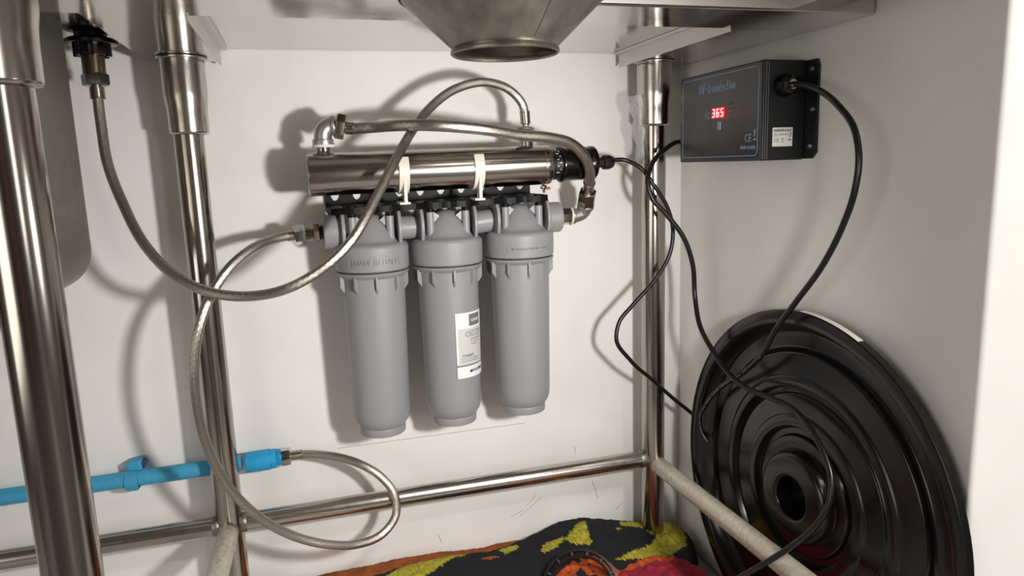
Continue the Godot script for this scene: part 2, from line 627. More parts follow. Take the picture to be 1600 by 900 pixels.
# ------------------------------------------------------------------ table
func table() -> void:
	var t := thing("steel_table", "stainless steel work table on tubular legs with a sink and a chute beneath", "table", Vector3(0, 0, 0.4))
	var st := begin()
	boxat(st, Vector3(-1.0, 0.947, 0.002), Vector3(0.688, 0.987, 0.86), 0.002)
	wpart("tabletop", st, M.sheet, t)
	# cross channel that hides the far ends of the depth-wise channels
	st = begin()
	boxat(st, Vector3(-0.98, 0.925, 0.362), Vector3(0.686, 0.947, 0.47), 0.0015)
	wpart("cross_channel", st, M.sheet, t)
	for c in [[-0.205, -0.102], [0.556, 0.684]]:
		st = begin()
		boxat(st, Vector3(c[0], 0.9255, 0.02), Vector3(c[1], 0.947, 0.361), 0.001)
		var ch := wpart("support_channel", st, M.sheet, t)
		st = begin()
		var e: float = c[1] if c[0] < 0 else c[0]
		boxat(st, Vector3(e - 0.0012, 0.921, 0.019), Vector3(e + 0.0012, 0.9475, 0.361), 0.0005)
		boxat(st, Vector3(e - 0.009, 0.9425, 0.016), Vector3(e + 0.011, 0.9468, 0.361), 0.0005)
		sub("channel_lip", st, M.brushed, ch)
	st = begin()
	boxat(st, Vector3(-0.3, 0.9235, 0.4885), Vector3(0.553, 0.947, 0.4905), 0.0005)
	boxat(st, Vector3(0.551, 0.9235, 0.4885), Vector3(0.553, 0.947, 0.84), 0.0005)
	wpart("skirt", st, M.brushed, t)
	# legs: back left, back right, front left
	for l in [[-0.152, 0.065, -0.150], [0.599, 0.065, 0.6], [-0.195, 0.63, -0.195]]:
		var p := Vector3(l[0], 0, l[1])
		st = begin()
		lathe(st, [Vector2(0, 0.045), Vector2(0.021, 0.045), Vector2(0.021, 0.94), Vector2(0, 0.94)], 48, Transform3D(Basis.IDENTITY, p))
		var leg := wpart("leg", st, M.polished, t)
		st = begin()
		var zz := 0.816 if l[1] < 0.3 else 0.823
		lathe(st, [Vector2(0.0212, zz), Vector2(0.0255, zz + 0.001), Vector2(0.0272, zz + 0.004), Vector2(0.0275, zz + 0.03), Vector2(0.028, zz + 0.04), Vector2(0.0298, zz + 0.052), Vector2(0.030, zz + 0.06), Vector2(0.030, 0.921), Vector2(0.0, 0.921)], 56, Transform3D(Basis.IDENTITY, Vector3(l[2], 0, l[1])))
		sub("leg_sleeve", st, M.steel, leg)
		st = begin()
		lathe(st, [Vector2(0.0, 0.921), Vector2(0.0335, 0.921), Vector2(0.0345, 0.922), Vector2(0.0345, 0.9245), Vector2(0.0, 0.9245)], 56, Transform3D(Basis.IDENTITY, Vector3(l[2], 0, l[1])))
		sub("sleeve_flange", st, M.steel, leg)
		st = begin()
		lathe(st, [Vector2(0, 0.038), Vector2(0.0215, 0.038), Vector2(0.0228, 0.042), Vector2(0.0228, 0.048), Vector2(0.0211, 0.051)], 40, Transform3D(Basis.IDENTITY, p))
		lathe(st, [Vector2(0, -0.01), Vector2(0.017, -0.01), Vector2(0.017, 0.0), Vector2(0.008, 0.006), Vector2(0.008, 0.04), Vector2(0, 0.04)], 32, Transform3D(Basis.IDENTITY, p))
		sub("leg_foot", st, M.black, leg)
	st = begin()
	rod(st, Vector3(-0.98, 0.204, 0.065), Vector3(-0.168, 0.204, 0.065), 0.0152, 32)
	wpart("back_rail", st, M.rail, t)
	st = begin()
	rod(st, Vector3(-0.137, 0.204, 0.065), Vector3(0.583, 0.204, 0.065), 0.0152, 32)
	wpart("back_rail", st, M.rail, t)
	st = begin()
	rod(st, Vector3(-0.153, 0.200, 0.08), Vector3(-0.168, 0.200, 0.63), 0.0152, 32)
	wpart("side_rail", st, M.dusty, t)
	st = begin()
	rod(st, Vector3(0.602, 0.194, 0.08), Vector3(0.614, 0.194, 0.86), 0.0158, 32)
	wpart("side_rail", st, M.dusty, t, "dusty side rail")
	# weld collars where the rails meet the legs
	for w in [[Vector3(-0.18, 0.204, 0.065), Vector3(-0.165, 0.204, 0.065)], [Vector3(-0.139, 0.204, 0.065), Vector3(-0.124, 0.204, 0.065)], [Vector3(0.568, 0.204, 0.065), Vector3(0.586, 0.204, 0.065)]]:
		st = begin()
		rod(st, w[0], w[1], 0.0160, 28, 0.003)
		wpart("weld", st, M.satin, t)
	# sink bowl hanging on the left
	st = begin()
	rbox(st, Vector3(0.50, 0.40, 0.38), 0.05, Transform3D(Basis.IDENTITY, Vector3(-0.515, 0.820, 0.337)), 8)
	wpart("sink_bowl", st, M.satin, t)
	# waste chute
	var fx := 0.179
	var fz := 0.60
	st = begin()
	lathe(st, [Vector2(0.0448, 0.8545), Vector2(0.0460, 0.8530), Vector2(0.0473, 0.8540), Vector2(0.0472, 0.8565), Vector2(0.0458, 0.8585), Vector2(0.0865, 0.897), Vector2(0.089, 0.901), Vector2(0.089, 0.946), Vector2(0.086, 0.946), Vector2(0.086, 0.902), Vector2(0.0448, 0.860), Vector2(0.0448, 0.8545)], 72, Transform3D(Basis.IDENTITY, Vector3(fx, 0, fz)))
	var ch2 := wpart("waste_chute", st, M.cone, t)
	st = begin()
	tube(st, PackedVector3Array([Vector3(fx + 0.012, 0.8605, fz + 0.0464), Vector3(fx + 0.022, 0.897, fz + 0.0838)]), 0.0008, 8)
	sub("weld_seam", st, M.satin, ch2)
	st = begin()
	lathe(st, [Vector2(0.0875, 0.8985), Vector2(0.0898, 0.899), Vector2(0.0902, 0.9035), Vector2(0.0875, 0.904)], 72, Transform3D(Basis.IDENTITY, Vector3(fx, 0, fz)))
	sub("gasket", st, M.seam, ch2)

# ------------------------------------------------------------------ filter housings
func housing(c: Vector3, label: String, bottom: float) -> Node3D:
	# c is the axis at the seam between head and bowl
	var t := thing("filter_housing", label, "water filter", Vector3(c.x, bottom, c.z), "grey filter housings on the black bracket")
	var at := Transform3D(Basis.IDENTITY, c)
	var st := begin()
	lathe(st, [Vector2(0.050, 0.0), Vector2(0.0555, 0.0005), Vector2(0.0572, 0.003), Vector2(0.0578, 0.034), Vector2(0.0565, 0.0385), Vector2(0.053, 0.0415), Vector2(0.0470, 0.0435), Vector2(0.0430, 0.0465), Vector2(0.0385, 0.0525), Vector2(0.0335, 0.0600), Vector2(0.0275, 0.0685), Vector2(0.0205, 0.0780), Vector2(0.0150, 0.0830), Vector2(0.008, 0.0855), Vector2(0.0, 0.0858)], 64, at)
	var head := wpart("head", st, M.grey, t)
	# screw posts and their webs
	for s in [-1.0, 1.0]:
		st = begin()
		var q := c + Vector3(0.0285 * s, 0, 0.0225)
		rod(st, q + Vector3(0, 0.046, 0), q + Vector3(0, 0.0868, 0), 0.0062, 20)
		sub("screw_post", st, M.grey_smooth, head)
		st = begin()
		var web := PackedVector2Array([Vector2(0.0285, 0.062), Vector2(0.0285, 0.0862), Vector2(0.025, 0.0862), Vector2(0.013, 0.0775), Vector2(0.020, 0.070)])
		if s < 0:
			for i in web.size():
				web[i].x = -web[i].x
		extrude(st, web, 0.004, Transform3D(Basis.IDENTITY, c + Vector3(0, 0, 0.017)))
		sub("web", st, M.grey_smooth, head)
		st = begin()
		var f0 := c + Vector3(0.0425 * s, 0.062, 0.0)
		lathe(st, [Vector2(0, -0.0028), Vector2(0.0365, -0.0028), Vector2(0.0375, -0.0018), Vector2(0.0375, 0.0018), Vector2(0.0365, 0.0028), Vector2(0, 0.0028)], 40, axis(f0, f0 + Vector3(s, 0, 0)))
		sub("port_flange", st, M.grey_smooth, head)
	st = begin()
	lathe(st, [Vector2(0.050, -0.0015), Vector2(0.0535, -0.0012), Vector2(0.0535, 0.0008), Vector2(0.05, 0.0008)], 48, at)
	sub("seal", st, M.seam, head)
	# bowl
	var d := bottom - c.y
	st = begin()
	lathe(st, [Vector2(0, d + 0.004), Vector2(0.030, d + 0.004), Vector2(0.032, d), Vector2(0.0355, d), Vector2(0.0365, d + 0.001), Vector2(0.0368, d + 0.010), Vector2(0.0358, d + 0.0125), Vector2(0.0385, d + 0.0155), Vector2(0.0425, d + 0.022), Vector2(0.0448, d + 0.030), Vector2(0.0455, d + 0.040), Vector2(0.0490, -0.012), Vector2(0.0505, -0.010), Vector2(0.0545, -0.0065), Vector2(0.0565, -0.0048), Vector2(0.0568, -0.0022), Vector2(0.0555, -0.0012), Vector2(0.049, -0.0008), Vector2(0.0, -0.0008)], 72, at)
	var bowl := wpart("bowl", st, M.grey, t)
	for i in 10:
		st = begin()
		var turn := Basis(Vector3.UP, TAU * i / 10.0)
		extrude(st, PackedVector2Array([Vector2(0.0475, -0.006), Vector2(0.0555, -0.006), Vector2(0.0555, -0.024), Vector2(0.0485, -0.034), Vector2(0.0475, -0.034)]), 0.0026, Transform3D(turn * Basis(Vector3(0, 0, 1), Vector3.UP, Vector3(-1, 0, 0)), c + turn * Vector3(0.0013, 0, 0)))
		sub("rib", st, M.grey_smooth, bowl)
	return t

func filters() -> void:
	var zc := 0.085
	var xs := [0.0985, 0.2185, 0.341]
	var ys := [0.6035, 0.605, 0.609]
	var bs := [0.3345, 0.3375, 0.3405]
	var labels := ["grey filter housing on the left, embossed MADE IN ITALY on its cap", "middle grey filter housing with a white paper label on its bowl", "grey filter housing on the right, below the black lamp end"]
	for i in 3:
		var c := Vector3(xs[i], ys[i], zc)
		var t := housing(c, labels[i], bs[i])
		if i == 0 or i == 2:
			var st := begin()
			var fy := 0.0165
			var f := Transform3D(Basis(Vector3.UP, 0.03), c + Vector3(0, fy, 0))
			lettering(st, "MADE IN ITALY" if i == 0 else "REGISTERED MODEL 7.476", 0.0078 if i == 0 else 0.0042, f, 0.0014, 0.0574, "Droid Sans", 0.066 if i == 0 else 0.060)
			wpart("embossed_text", st, M.grey_smooth, t)
			st = begin()
			for s in [-1.0, 1.0]:
				lathe(st, [Vector2(0.0572, -0.0004), Vector2(0.0582, -0.0004), Vector2(0.0582, 0.0004), Vector2(0.0572, 0.0004)], 24, Transform3D(Basis.IDENTITY, c + Vector3(0, fy + 0.0068 * s, 0)), -0.66 + 0.03, 0.66 + 0.03)
				var a0: float = 0.03 + 0.66 * s
				lathe(st, [Vector2(0.0572, -0.0068), Vector2(0.0582, -0.0068), Vector2(0.0582, 0.0068), Vector2(0.0572, 0.0068)], 1, Transform3D(Basis.IDENTITY, c + Vector3(0, fy, 0)), a0 - 0.007, a0 + 0.007)
			wpart("embossed_frame", st, M.grey_smooth, t)
		if i == 0:
			var st := begin()
			var a := c + Vector3(-0.044, 0.062, 0)
			lathe(st, [Vector2(0, 0), Vector2(0.0255, 0), Vector2(0.0262, 0.001), Vector2(0.0262, 0.0255), Vector2(0.0245, 0.0275), Vector2(0, 0.0275)], 48, axis(a, a + Vector3(-1, 0, 0)))
			wpart("inlet_port", st, M.grey, t)
		if i == 2:
			var st := begin()
			var a := c + Vector3(0.044, 0.060, 0)
			lathe(st, [Vector2(0, 0), Vector2(0.0245, 0), Vector2(0.0252, 0.001), Vector2(0.0252, 0.0265), Vector2(0.0235, 0.0285), Vector2(0, 0.0285)], 48, axis(a, a + Vector3(1, 0, 0)))
			wpart("outlet_port", st, M.grey, t)
		if i < 2:
			var st := begin()
			rod(st, c + Vector3(0.0445, 0.062, 0), Vector3(xs[i + 1] - 0.0445, ys[i + 1] + 0.061, zc), 0.0185, 36)
			wpart("connecting_pipe", st, M.grey_smooth, t)
		if i == 1:
			sticker(t, c)
	bracket(xs, ys)

func sticker(t: Node3D, c: Vector3) -> void:
	var a0 := -0.03
	var a1 := 1.20
	var y0 := -0.1835
	var y1 := -0.0765
	var R := 0.0480
	var st := begin()
	lathe(st, [Vector2(R - 0.0012, y0), Vector2(R + 0.0002, y0), Vector2(R + 0.0011, y1), Vector2(R - 0.0006, y1)], 30, Transform3D(Basis.IDENTITY, c), a0, a1)
	var lab := wpart("paper_label", st, M.paper, t, "white paper label with small print")
	var rr := func(y: float) -> float: return R + 0.0003 + (y - y0) / (y1 - y0) * 0.0009
	var patch := func(u0: float, u1: float, v0: float, v1: float, m: Material, called: String) -> void:
		var s := begin()
		var ya: float = y1 + (y0 - y1) * v1
		var yb: float = y1 + (y0 - y1) * v0
		lathe(s, [Vector2(rr.call(ya) - 0.001, ya), Vector2(rr.call(ya), ya), Vector2(rr.call(yb), yb), Vector2(rr.call(yb) - 0.001, yb)], 16, Transform3D(Basis.IDENTITY, c), a0 + (a1 - a0) * u0, a0 + (a1 - a0) * u1)
		sub(called, s, m, lab)
	patch.call(0.06, 0.99, 0.24, 0.80, M.label_grey, "print_area")
	patch.call(0.40, 0.86, 0.03, 0.21, M.band, "print_panel")
	patch.call(0.0, 1.0, 0.795, 0.82, M.band, "print_band")
	var words := [["SENIOR", 0.63, 0.125, 0.0045, 0.020, M.paper], ["FILTER HOUSING", 0.62, 0.29, 0.0022, 0.026, M.print_pale], ["MAX 45 C - 8 BAR", 0.62, 0.325, 0.0022, 0.026, M.print_pale], ["INSTALL UPRIGHT", 0.62, 0.36, 0.0022, 0.024, M.print_pale], ["COLD WATER ONLY", 0.62, 0.41, 0.0022, 0.026, M.print_pale], ["IN / OUT 3/4", 0.60, 0.45, 0.0022, 0.020, M.print_pale], ["10 INCH", 0.56, 0.49, 0.0022, 0.014, M.print_pale], ["TECNOBATS", 0.34, 0.655, 0.0042, 0.022, M.print], ["REPLACE EVERY 6 MONTHS", 0.42, 0.705, 0.0018, 0.034, M.print_pale], ["WATER FILTER TECHNOLOGY", 0.42, 0.74, 0.0018, 0.034, M.print_pale], ["ATLAS FILTRI", 0.68, 0.90, 0.0046, 0.026, M.print_blue]]
	for w in words:
		var y: float = y1 + (y0 - y1) * float(w[2])
		var s := begin()
		lettering(s, w[0], w[3], Transform3D(Basis(Vector3.UP, a0 + (a1 - a0) * float(w[1])), c + Vector3(0, y, 0)), 0.0003, rr.call(y) + 0.0001, "Droid Sans", w[4], w[0] == "ATLAS FILTRI")
		sub("print", s, w[5], lab)
	# round mark and the blue leaf mark
	for mk in [[0.34, 0.33, 0.0042, M.print_pale, 0.0030], [0.42, 0.905, 0.0024, M.print_blue, 0.0]]:
		var y: float = y1 + (y0 - y1) * float(mk[1])
		var ang: float = a0 + (a1 - a0) * float(mk[0])
		var o := c + Vector3(sin(ang), 0, cos(ang)) * (float(rr.call(y)) - 0.0002) + Vector3(0, y, 0)
		var s := begin()
		lathe(s, [Vector2(mk[4], 0), Vector2(mk[2], 0), Vector2(mk[2], 0.0006), Vector2(mk[4], 0.0006)], 20, axis(o, o + Vector3(sin(ang), 0, cos(ang))))
		sub("print_mark", s, mk[3], lab)

func bracket(xs: Array, ys: Array) -> void:
	var t := thing("mounting_bracket", "black plastic wall bracket with scalloped edge above the filter housings", "bracket", Vector3(0.2, 0.695, 0.004))
	# horizontal shelf with a scalloped front edge
	var poly := PackedVector2Array()
	var tilt := 0.0065 / 0.35
	poly.append(Vector2(0.036, 0.002))
	poly.append(Vector2(0.036, 0.100))
	var n := 72
	for i in n + 1:
		var x := 0.040 + (0.384 - 0.040) * i / n
		var f := 0.110
		for h in xs:
			var d := absf(x - h)
			f = maxf(f, 0.110 + 0.012 * smoothstep(0.052, 0.026, d) - 0.004 * smoothstep(0.016, 0.0, d))
		poly.append(Vector2(x, f))
	poly.append(Vector2(0.388, 0.100))
	poly.append(Vector2(0.388, 0.002))
	var st := begin()
	var roll := Basis(Vector3(0, 0, 1), tilt)
	var base := Vector3(0, 0.6912, 0)
	var xf := Transform3D(roll * Basis(Vector3(1, 0, 0), Vector3(0, 0, 1), Vector3(0, 1, 0)), base)
	extrude(st, poly, 0.0095, xf)
	wpart("shelf", st, M.bracket, t)
	# back plate with U-shaped windows
	var back := PackedVector2Array()
	back.append(Vector2(0.036, 0.0))
	back.append(Vector2(0.388, 0.0))
	back.append(Vector2(0.388, 0.062))
	var k := 10
	for i in k:
		var xc := 0.388 - 0.352 * (i + 0.5) / k
		back.append(Vector2(xc + 0.0165, 0.062))
		for j in 7:
			var a := PI * j / 6.0
			back.append(Vector2(xc + 0.0082 * cos(a), 0.020 - 0.012 * sin(a)))
		back.append(Vector2(xc - 0.0165, 0.062))
	back.append(Vector2(0.036, 0.062))
	st = begin()
	extrude(st, back, 0.006, Transform3D(roll, base + Vector3(0, 0.008, 0.001)))
	wpart("back_plate", st, M.bracket, t)
	# screw caps on the front edge
	for h in xs:
		for s in [-1.0, 1.0]:
			st = begin()
			var q := Vector3(float(h) + 0.0285 * s, base.y + float(h) * tilt, 0.1035)
			lathe(st, [Vector2(0, -0.006), Vector2(0.0062, -0.006), Vector2(0.0066, -0.001), Vector2(0.0092, 0.0), Vector2(0.0092, 0.0095), Vector2(0.0082, 0.0118), Vector2(0, 0.0118)], 24, Transform3D(Basis.IDENTITY, q + Vector3(0, 0, 0.006)))
			wpart("screw_cap", st, M.bracket, t)

# ------------------------------------------------------------------ UV lamp
func uv_lamp() -> void:
	var a := Vector3(0.0105, 0.7525, 0.105)
	var b := Vector3(0.389, 0.756, 0.105)
	var dx := (b - a).normalized()
	var t := thing("uv_lamp_chamber", "polished stainless steel tube lying on the black bracket above the filters", "uv lamp", Vector3(0.2, 0.722, 0.105))
	var st := begin()
	var l := a.distance_to(b)
	lathe(st, [Vector2(0, 0.001), Vector2(0.0285, 0.0), Vector2(0.031, 0.0012), Vector2(0.0315, 0.003), Vector2(0.0315, l - 0.014), Vector2(0.0311, l - 0.0135), Vector2(0.0311, l - 0.0125), Vector2(0.0315, l - 0.012), Vector2(0.0315, l - 0.002), Vector2(0.030, l), Vector2(0, l)], 72, axis(a, b))
	wpart("chamber_tube", st, M.polished, t)
	for p in [[0.0365, 0.812], [0.352, 0.800]]:
		st = begin()
		lathe(st, [Vector2(0.0155, 0.776), Vector2(0.0150, 0.781), Vector2(0.0122, 0.7845), Vector2(0.0115, 0.787), Vector2(0.0115, p[1]), Vector2(0, p[1])], 32, Transform3D(Basis.IDENTITY, Vector3(p[0], 0, 0.105)))
		wpart("port_stub", st, M.polished, t)
	# ground screw and its red tab at the lower right end
	st = begin()
	rod(st, b + Vector3(-0.014, -0.030, 0.012), b + Vector3(-0.014, -0.044, 0.016), 0.0022, 12)
	hexnut(st, b + Vector3(-0.014, -0.033, 0.0126), b + Vector3(-0.014, -0.037, 0.0138), 0.0055)
	wpart("ground_screw", st, M.chrome, t)
	st = begin()
	rbox(st, Vector3(0.009, 0.004, 0.006), 0.001, Transform3D(Basis.IDENTITY, b + Vector3(-0.009, -0.037, 0.018)))
	wpart("ground_tab", st, M.red_wire, t, "red ground tab")
	# lamp head
	st = begin()
	var e := b
	lathe(st, [Vector2(0, 0), Vector2(0.0245, 0), Vector2(0.0245, 0.005), Vector2(0.0238, 0.006), Vector2(0.0245, 0.007), Vector2(0.0245, 0.0185), Vector2(0, 0.0185)], 48, axis(e, e + dx))
	wpart("collar", st, M.black, t)
	st = begin()
	for i in 9:
		var ang := 0.2 + i * 0.22
		var q := e + dx * (0.009 + 0.004 * (i % 2)) + Vector3(0, sin(ang - 0.75), cos(ang - 0.75)) * 0.0242
		rbox(st, Vector3(0.005 if i % 3 == 0 else 0.0025, 0.0012, 0.0012), 0.0003, Transform3D(Basis(Vector3.RIGHT, -(ang - 0.75)), q), 1)
	wpart("collar_marks", st, M.paper, t)
	st = begin()
	var h := e + dx * 0.0175
	lathe(st, [Vector2(0, 0), Vector2(0.0275, 0), Vector2(0.029, 0.0012), Vector2(0.029, 0.0045), Vector2(0.0272, 0.0055), Vector2(0.0272, 0.045), Vector2(0.0262, 0.049), Vector2(0.0262, 0.052), Vector2(0.0275, 0.053), Vector2(0.0275, 0.060), Vector2(0.0255, 0.062), Vector2(0.016, 0.064), Vector2(0.0105, 0.066), Vector2(0, 0.066)], 56, axis(h, h + dx))
	wpart("end_cap", st, M.black_gloss, t)
	st = begin()
	var g := h + dx * 0.065
	lathe(st, [Vector2(0, 0), Vector2(0.0085, 0), Vector2(0.0085, 0.013), Vector2(0.0115, 0.0135), Vector2(0.0118, 0.016), Vector2(0.0118, 0.025), Vector2(0.009, 0.031), Vector2(0.0062, 0.033), Vector2(0, 0.033)], 12, axis(g, g + dx), 0.0, TAU, true)
	wpart("cable_gland", st, M.black, t)
	# two clips
	for k in 2:
		var cx: float = [0.150, 0.2665][k]
		var cy := lerpf(a.y, b.y, (cx - a.x) / (b.x - a.x))
		var c := thing("pipe_clip", ["white plastic C clip round the steel tube, behind the diagonal braided hose", "white plastic C clip round the steel tube, nearer the lamp's black end"][k], "clip", Vector3(cx, cy - 0.045, 0.12), "white clips holding the steel tube")
		st = begin()
		var prof := PackedVector2Array()
		for i in 25:
			var an := lerpf(-2.3, 0.66, i / 24.0)
			prof.append(Vector2(cos(an), sin(an)) * 0.0345)
		for i in 25:
			var an := lerpf(0.66, -2.3, i / 24.0)
			prof.append(Vector2(cos(an), sin(an)) * 0.0316)
		# local x of the profile runs toward the viewer (z), y up; thick along x
		extrude(st, prof, 0.0155, Transform3D(Basis(Vector3(0, 0, 1), Vector3.UP, Vector3(-1, 0, 0)), Vector3(cx + 0.0078, cy, 0.105)))
		wpart("clip_band", st, M.clip, c)
		st = begin()
		extrude(st, PackedVector2Array([Vector2(0.008, -0.0475), Vector2(0.029, -0.0475), Vector2(0.029, -0.028), Vector2(0.0335, -0.008), Vector2(0.031, -0.009), Vector2(0.020, -0.026)]), 0.0045, Transform3D(Basis(Vector3(0, 0, 1), Vector3.UP, Vector3(-1, 0, 0)), Vector3(cx + 0.003, cy, 0.105)))
		wpart("clip_web", st, M.clip, c)
		st = begin()
		rbox(st, Vector3(0.0165, 0.0036, 0.042), 0.001, Transform3D(Basis.IDENTITY, Vector3(cx - 0.001, cy - 0.0480, 0.1145)))
		wpart("clip_foot", st, M.clip, c)

# ------------------------------------------------------------------ hoses and fittings
func ferrule(st: SurfaceTool, a: Vector3, b: Vector3, r: float) -> void:
	var l := a.distance_to(b)
	lathe(st, [Vector2(0, 0), Vector2(r * 0.72, 0), Vector2(r * 0.72, l * 0.12), Vector2(r, l * 0.16), Vector2(r, l * 0.9), Vector2(r * 1.08, l * 0.93), Vector2(r * 1.08, l), Vector2(0, l)], 32, axis(a, b))

func elbow(called_label: String, ctrl: Array, r: float, ends: Array) -> Node3D:
	var t := thing("elbow_fitting", called_label, "pipe fitting", ctrl[ctrl.size() / 2])
	var st := begin()
	tube(st, spline(ctrl, 10), r, 32)
	wpart("elbow_body", st, M.cast, t)
	for e in ends:
		st = begin()
		var a: Vector3 = e[0]
		var b: Vector3 = e[1]
		lathe(st, [Vector2(0, 0), Vector2(r * 1.12, 0), Vector2(r * 1.2, 0.001), Vector2(r * 1.2, a.distance_to(b) - 0.001), Vector2(r * 1.1, a.distance_to(b)), Vector2(0, a.distance_to(b))], 36, axis(a, b))
		wpart("elbow_rim", st, M.cast, t)
	return t

func hoses() -> void:
	# 1: from the tank fitting, in a long sag, to the right port of the UV tube
	var f := Vector3(-0.2545, 0.9470, 0.1047)
	var t := thing("tank_fitting", "black bulkhead fitting with a threaded steel stem under the table at far left", "pipe fitting", f)
	var st := begin()
	lathe(st, [Vector2(0, -0.026), Vector2(0.0165, -0.026), Vector2(0.019, -0.024), Vector2(0.0200, -0.012), Vector2(0.0200, 0.0), Vector2(0, 0)], 12, Transform3D(Basis.IDENTITY, f), 0.0, TAU, true)
	for i in 6:
		var lug := Basis(Vector3.UP, TAU * i / 6.0 + 0.4)
		rbox(st, Vector3(0.007, 0.016, 0.007), 0.001, Transform3D(lug, f + Vector3(0, -0.020, 0) + lug * Vector3(0, 0, 0.0200)))
	wpart("wing_nut", st, M.black_gloss, t)
	st = begin()
	lathe(st, [Vector2(0.02, -0.0125), Vector2(0.0305, -0.0125), Vector2(0.0325, -0.0115), Vector2(0.0325, -0.0075), Vector2(0.029, -0.005), Vector2(0.024, -0.0035), Vector2(0.02, -0.0035)], 40, Transform3D(Basis.IDENTITY, f))
	wpart("flange", st, M.black_gloss, t)
	st = begin()
	var fb := Vector3(-0.2575, 0.8969, 0.0950)
	thread(st, fb, f + Vector3(0, -0.015, 0), 0.0145)
	wpart("threaded_stem", st, M.nickel, t)
	var h1 := [Vector3(-0.2572, 0.8673, 0.0960), Vector3(-0.2563, 0.8303, 0.1000), Vector3(-0.2522, 0.7782, 0.1100), Vector3(-0.2362, 0.7230, 0.1250), Vector3(-0.2072, 0.6656, 0.1600), Vector3(-0.1695, 0.6259, 0.1900), Vector3(-0.1251, 0.6047, 0.2150), Vector3(-0.0807, 0.5984, 0.2300), Vector3(-0.0358, 0.6033, 0.2350), Vector3(0.0112, 0.6233, 0.2300), Vector3(0.0565, 0.6588, 0.2220), Vector3(0.0999, 0.7197, 0.2000), Vector3(0.1414, 0.7837, 0.1720), Vector3(0.1645, 0.8134, 0.1460), Vector3(0.1873, 0.8390, 0.1320), Vector3(0.2374, 0.8745, 0.1200), Vector3(0.2853, 0.8849, 0.1150), Vector3(0.3281, 0.8725, 0.1080), Vector3(0.3484, 0.8501, 0.1050), Vector3(0.3517, 0.8352, 0.1050)]
	var h := thing("braided_hose", "braided steel hose sagging from the tank fitting and arching over to the tube's right port", "hose", h1[0], "braided steel hoses")
	st = begin()
	tube(st, spline(h1), 0.0069, 20, 36.0)
	wpart("braid", st, M.braid, h)
	st = begin()
	hexnut(st, Vector3(-0.2571, 0.8826, 0.0955), Vector3(-0.2574, 0.8978, 0.0950), 0.0172, 0.55)
	wpart("hex_nut", st, M.dark_nut, h)
	st = begin()
	ferrule(st, Vector3(-0.2569, 0.8834, 0.0955), Vector3(-0.2569, 0.8647, 0.0962), 0.0092)
	wpart("ferrule", st, M.nickel, h)
	st = begin()
	ferrule(st, Vector3(0.3522, 0.8182, 0.1050), Vector3(0.3511, 0.8411, 0.1050), 0.0080)
	wpart("ferrule", st, M.nickel, h)
	st = begin()
	hexnut(st, Vector3(0.352, 0.796, 0.105), Vector3(0.352, 0.8165, 0.105), 0.0135, 0.4)
	wpart("hex_nut", st, M.dark_nut, h)
	# 2: thick hose from the left elbow over the tube to the right elbow
	var top := Vector3(0.0365, 0.0, 0.105)
	var e1 := [Vector3(0.0365, 0.798, 0.105), Vector3(0.0366, 0.8065, 0.105), Vector3(0.039, 0.8165, 0.105), Vector3(0.0455, 0.822, 0.105), Vector3(0.0560, 0.8235, 0.106)]
	elbow("silver elbow fitting standing on the left end of the steel tube", e1, 0.0130, [[Vector3(0.0365, 0.795, 0.105), Vector3(0.0365, 0.8045, 0.105)], [Vector3(0.0505, 0.823, 0.105), Vector3(0.0565, 0.8235, 0.106)]])
	st = begin()
	lathe(st, [Vector2(0.0, 0.7925), Vector2(0.0155, 0.7925), Vector2(0.0163, 0.794), Vector2(0.0155, 0.7965), Vector2(0.0, 0.7965)], 32, Transform3D(Basis.IDENTITY, top))
	tag(part("thread_tape", st, M.tape), "ring of white thread tape under the left elbow fitting", "tape")
	var h2 := [Vector3(0.0777, 0.8188, 0.1080), Vector3(0.1070, 0.8197, 0.1180), Vector3(0.1409, 0.8200, 0.1500), Vector3(0.1755, 0.8189, 0.1680), Vector3(0.2209, 0.8154, 0.1760), Vector3(0.2688, 0.8100, 0.1760), Vector3(0.3197, 0.8018, 0.1700), Vector3(0.3720, 0.7967, 0.1660), Vector3(0.4068, 0.7878, 0.1620), Vector3(0.4303, 0.7697, 0.1560), Vector3(0.4451, 0.7454, 0.1430), Vector3(0.4526, 0.7203, 0.1240)]
	h = thing("braided_hose", "thick braided steel hose running along the top of the steel tube", "hose", h1[0], "braided steel hoses")
	st = begin()
	tube(st, spline(h2), 0.0084, 22, 30.0)
	wpart("braid", st, M.braid, h)
	st = begin()
	hexnut(st, Vector3(0.0560, 0.8235, 0.106), Vector3(0.0695, 0.8204, 0.1070), 0.0185, 0.2)
	wpart("hex_nut", st, M.nickel, h)
	st = begin()
	ferrule(st, Vector3(0.0676, 0.8204, 0.1070), Vector3(0.0814, 0.8189, 0.1090), 0.0094)
	wpart("ferrule", st, M.nickel, h)
	st = begin()
	hexnut(st, Vector3(0.4589, 0.6862, 0.0920), Vector3(0.4553, 0.7105, 0.1100), 0.0152, 0.5)
	wpart("hex_nut", st, M.nickel, h)
	st = begin()
	ferrule(st, Vector3(0.4559, 0.7083, 0.1080), Vector3(0.4516, 0.7256, 0.1265), 0.0094)
	wpart("ferrule", st, M.nickel, h)
	var e2 := [Vector3(0.4330, 0.6693, 0.0850), Vector3(0.4422, 0.6694, 0.0850), Vector3(0.4528, 0.6727, 0.0850), Vector3(0.4577, 0.6797, 0.0890), Vector3(0.4577, 0.6886, 0.0950)]
	var eb := elbow("silver elbow fitting at the outlet of the right filter housing", e2, 0.0120, [[Vector3(0.4318, 0.6693, 0.0850), Vector3(0.4411, 0.6695, 0.0850)], [Vector3(0.4586, 0.6829, 0.0900), Vector3(0.4578, 0.6896, 0.0950)]])
	st = begin()
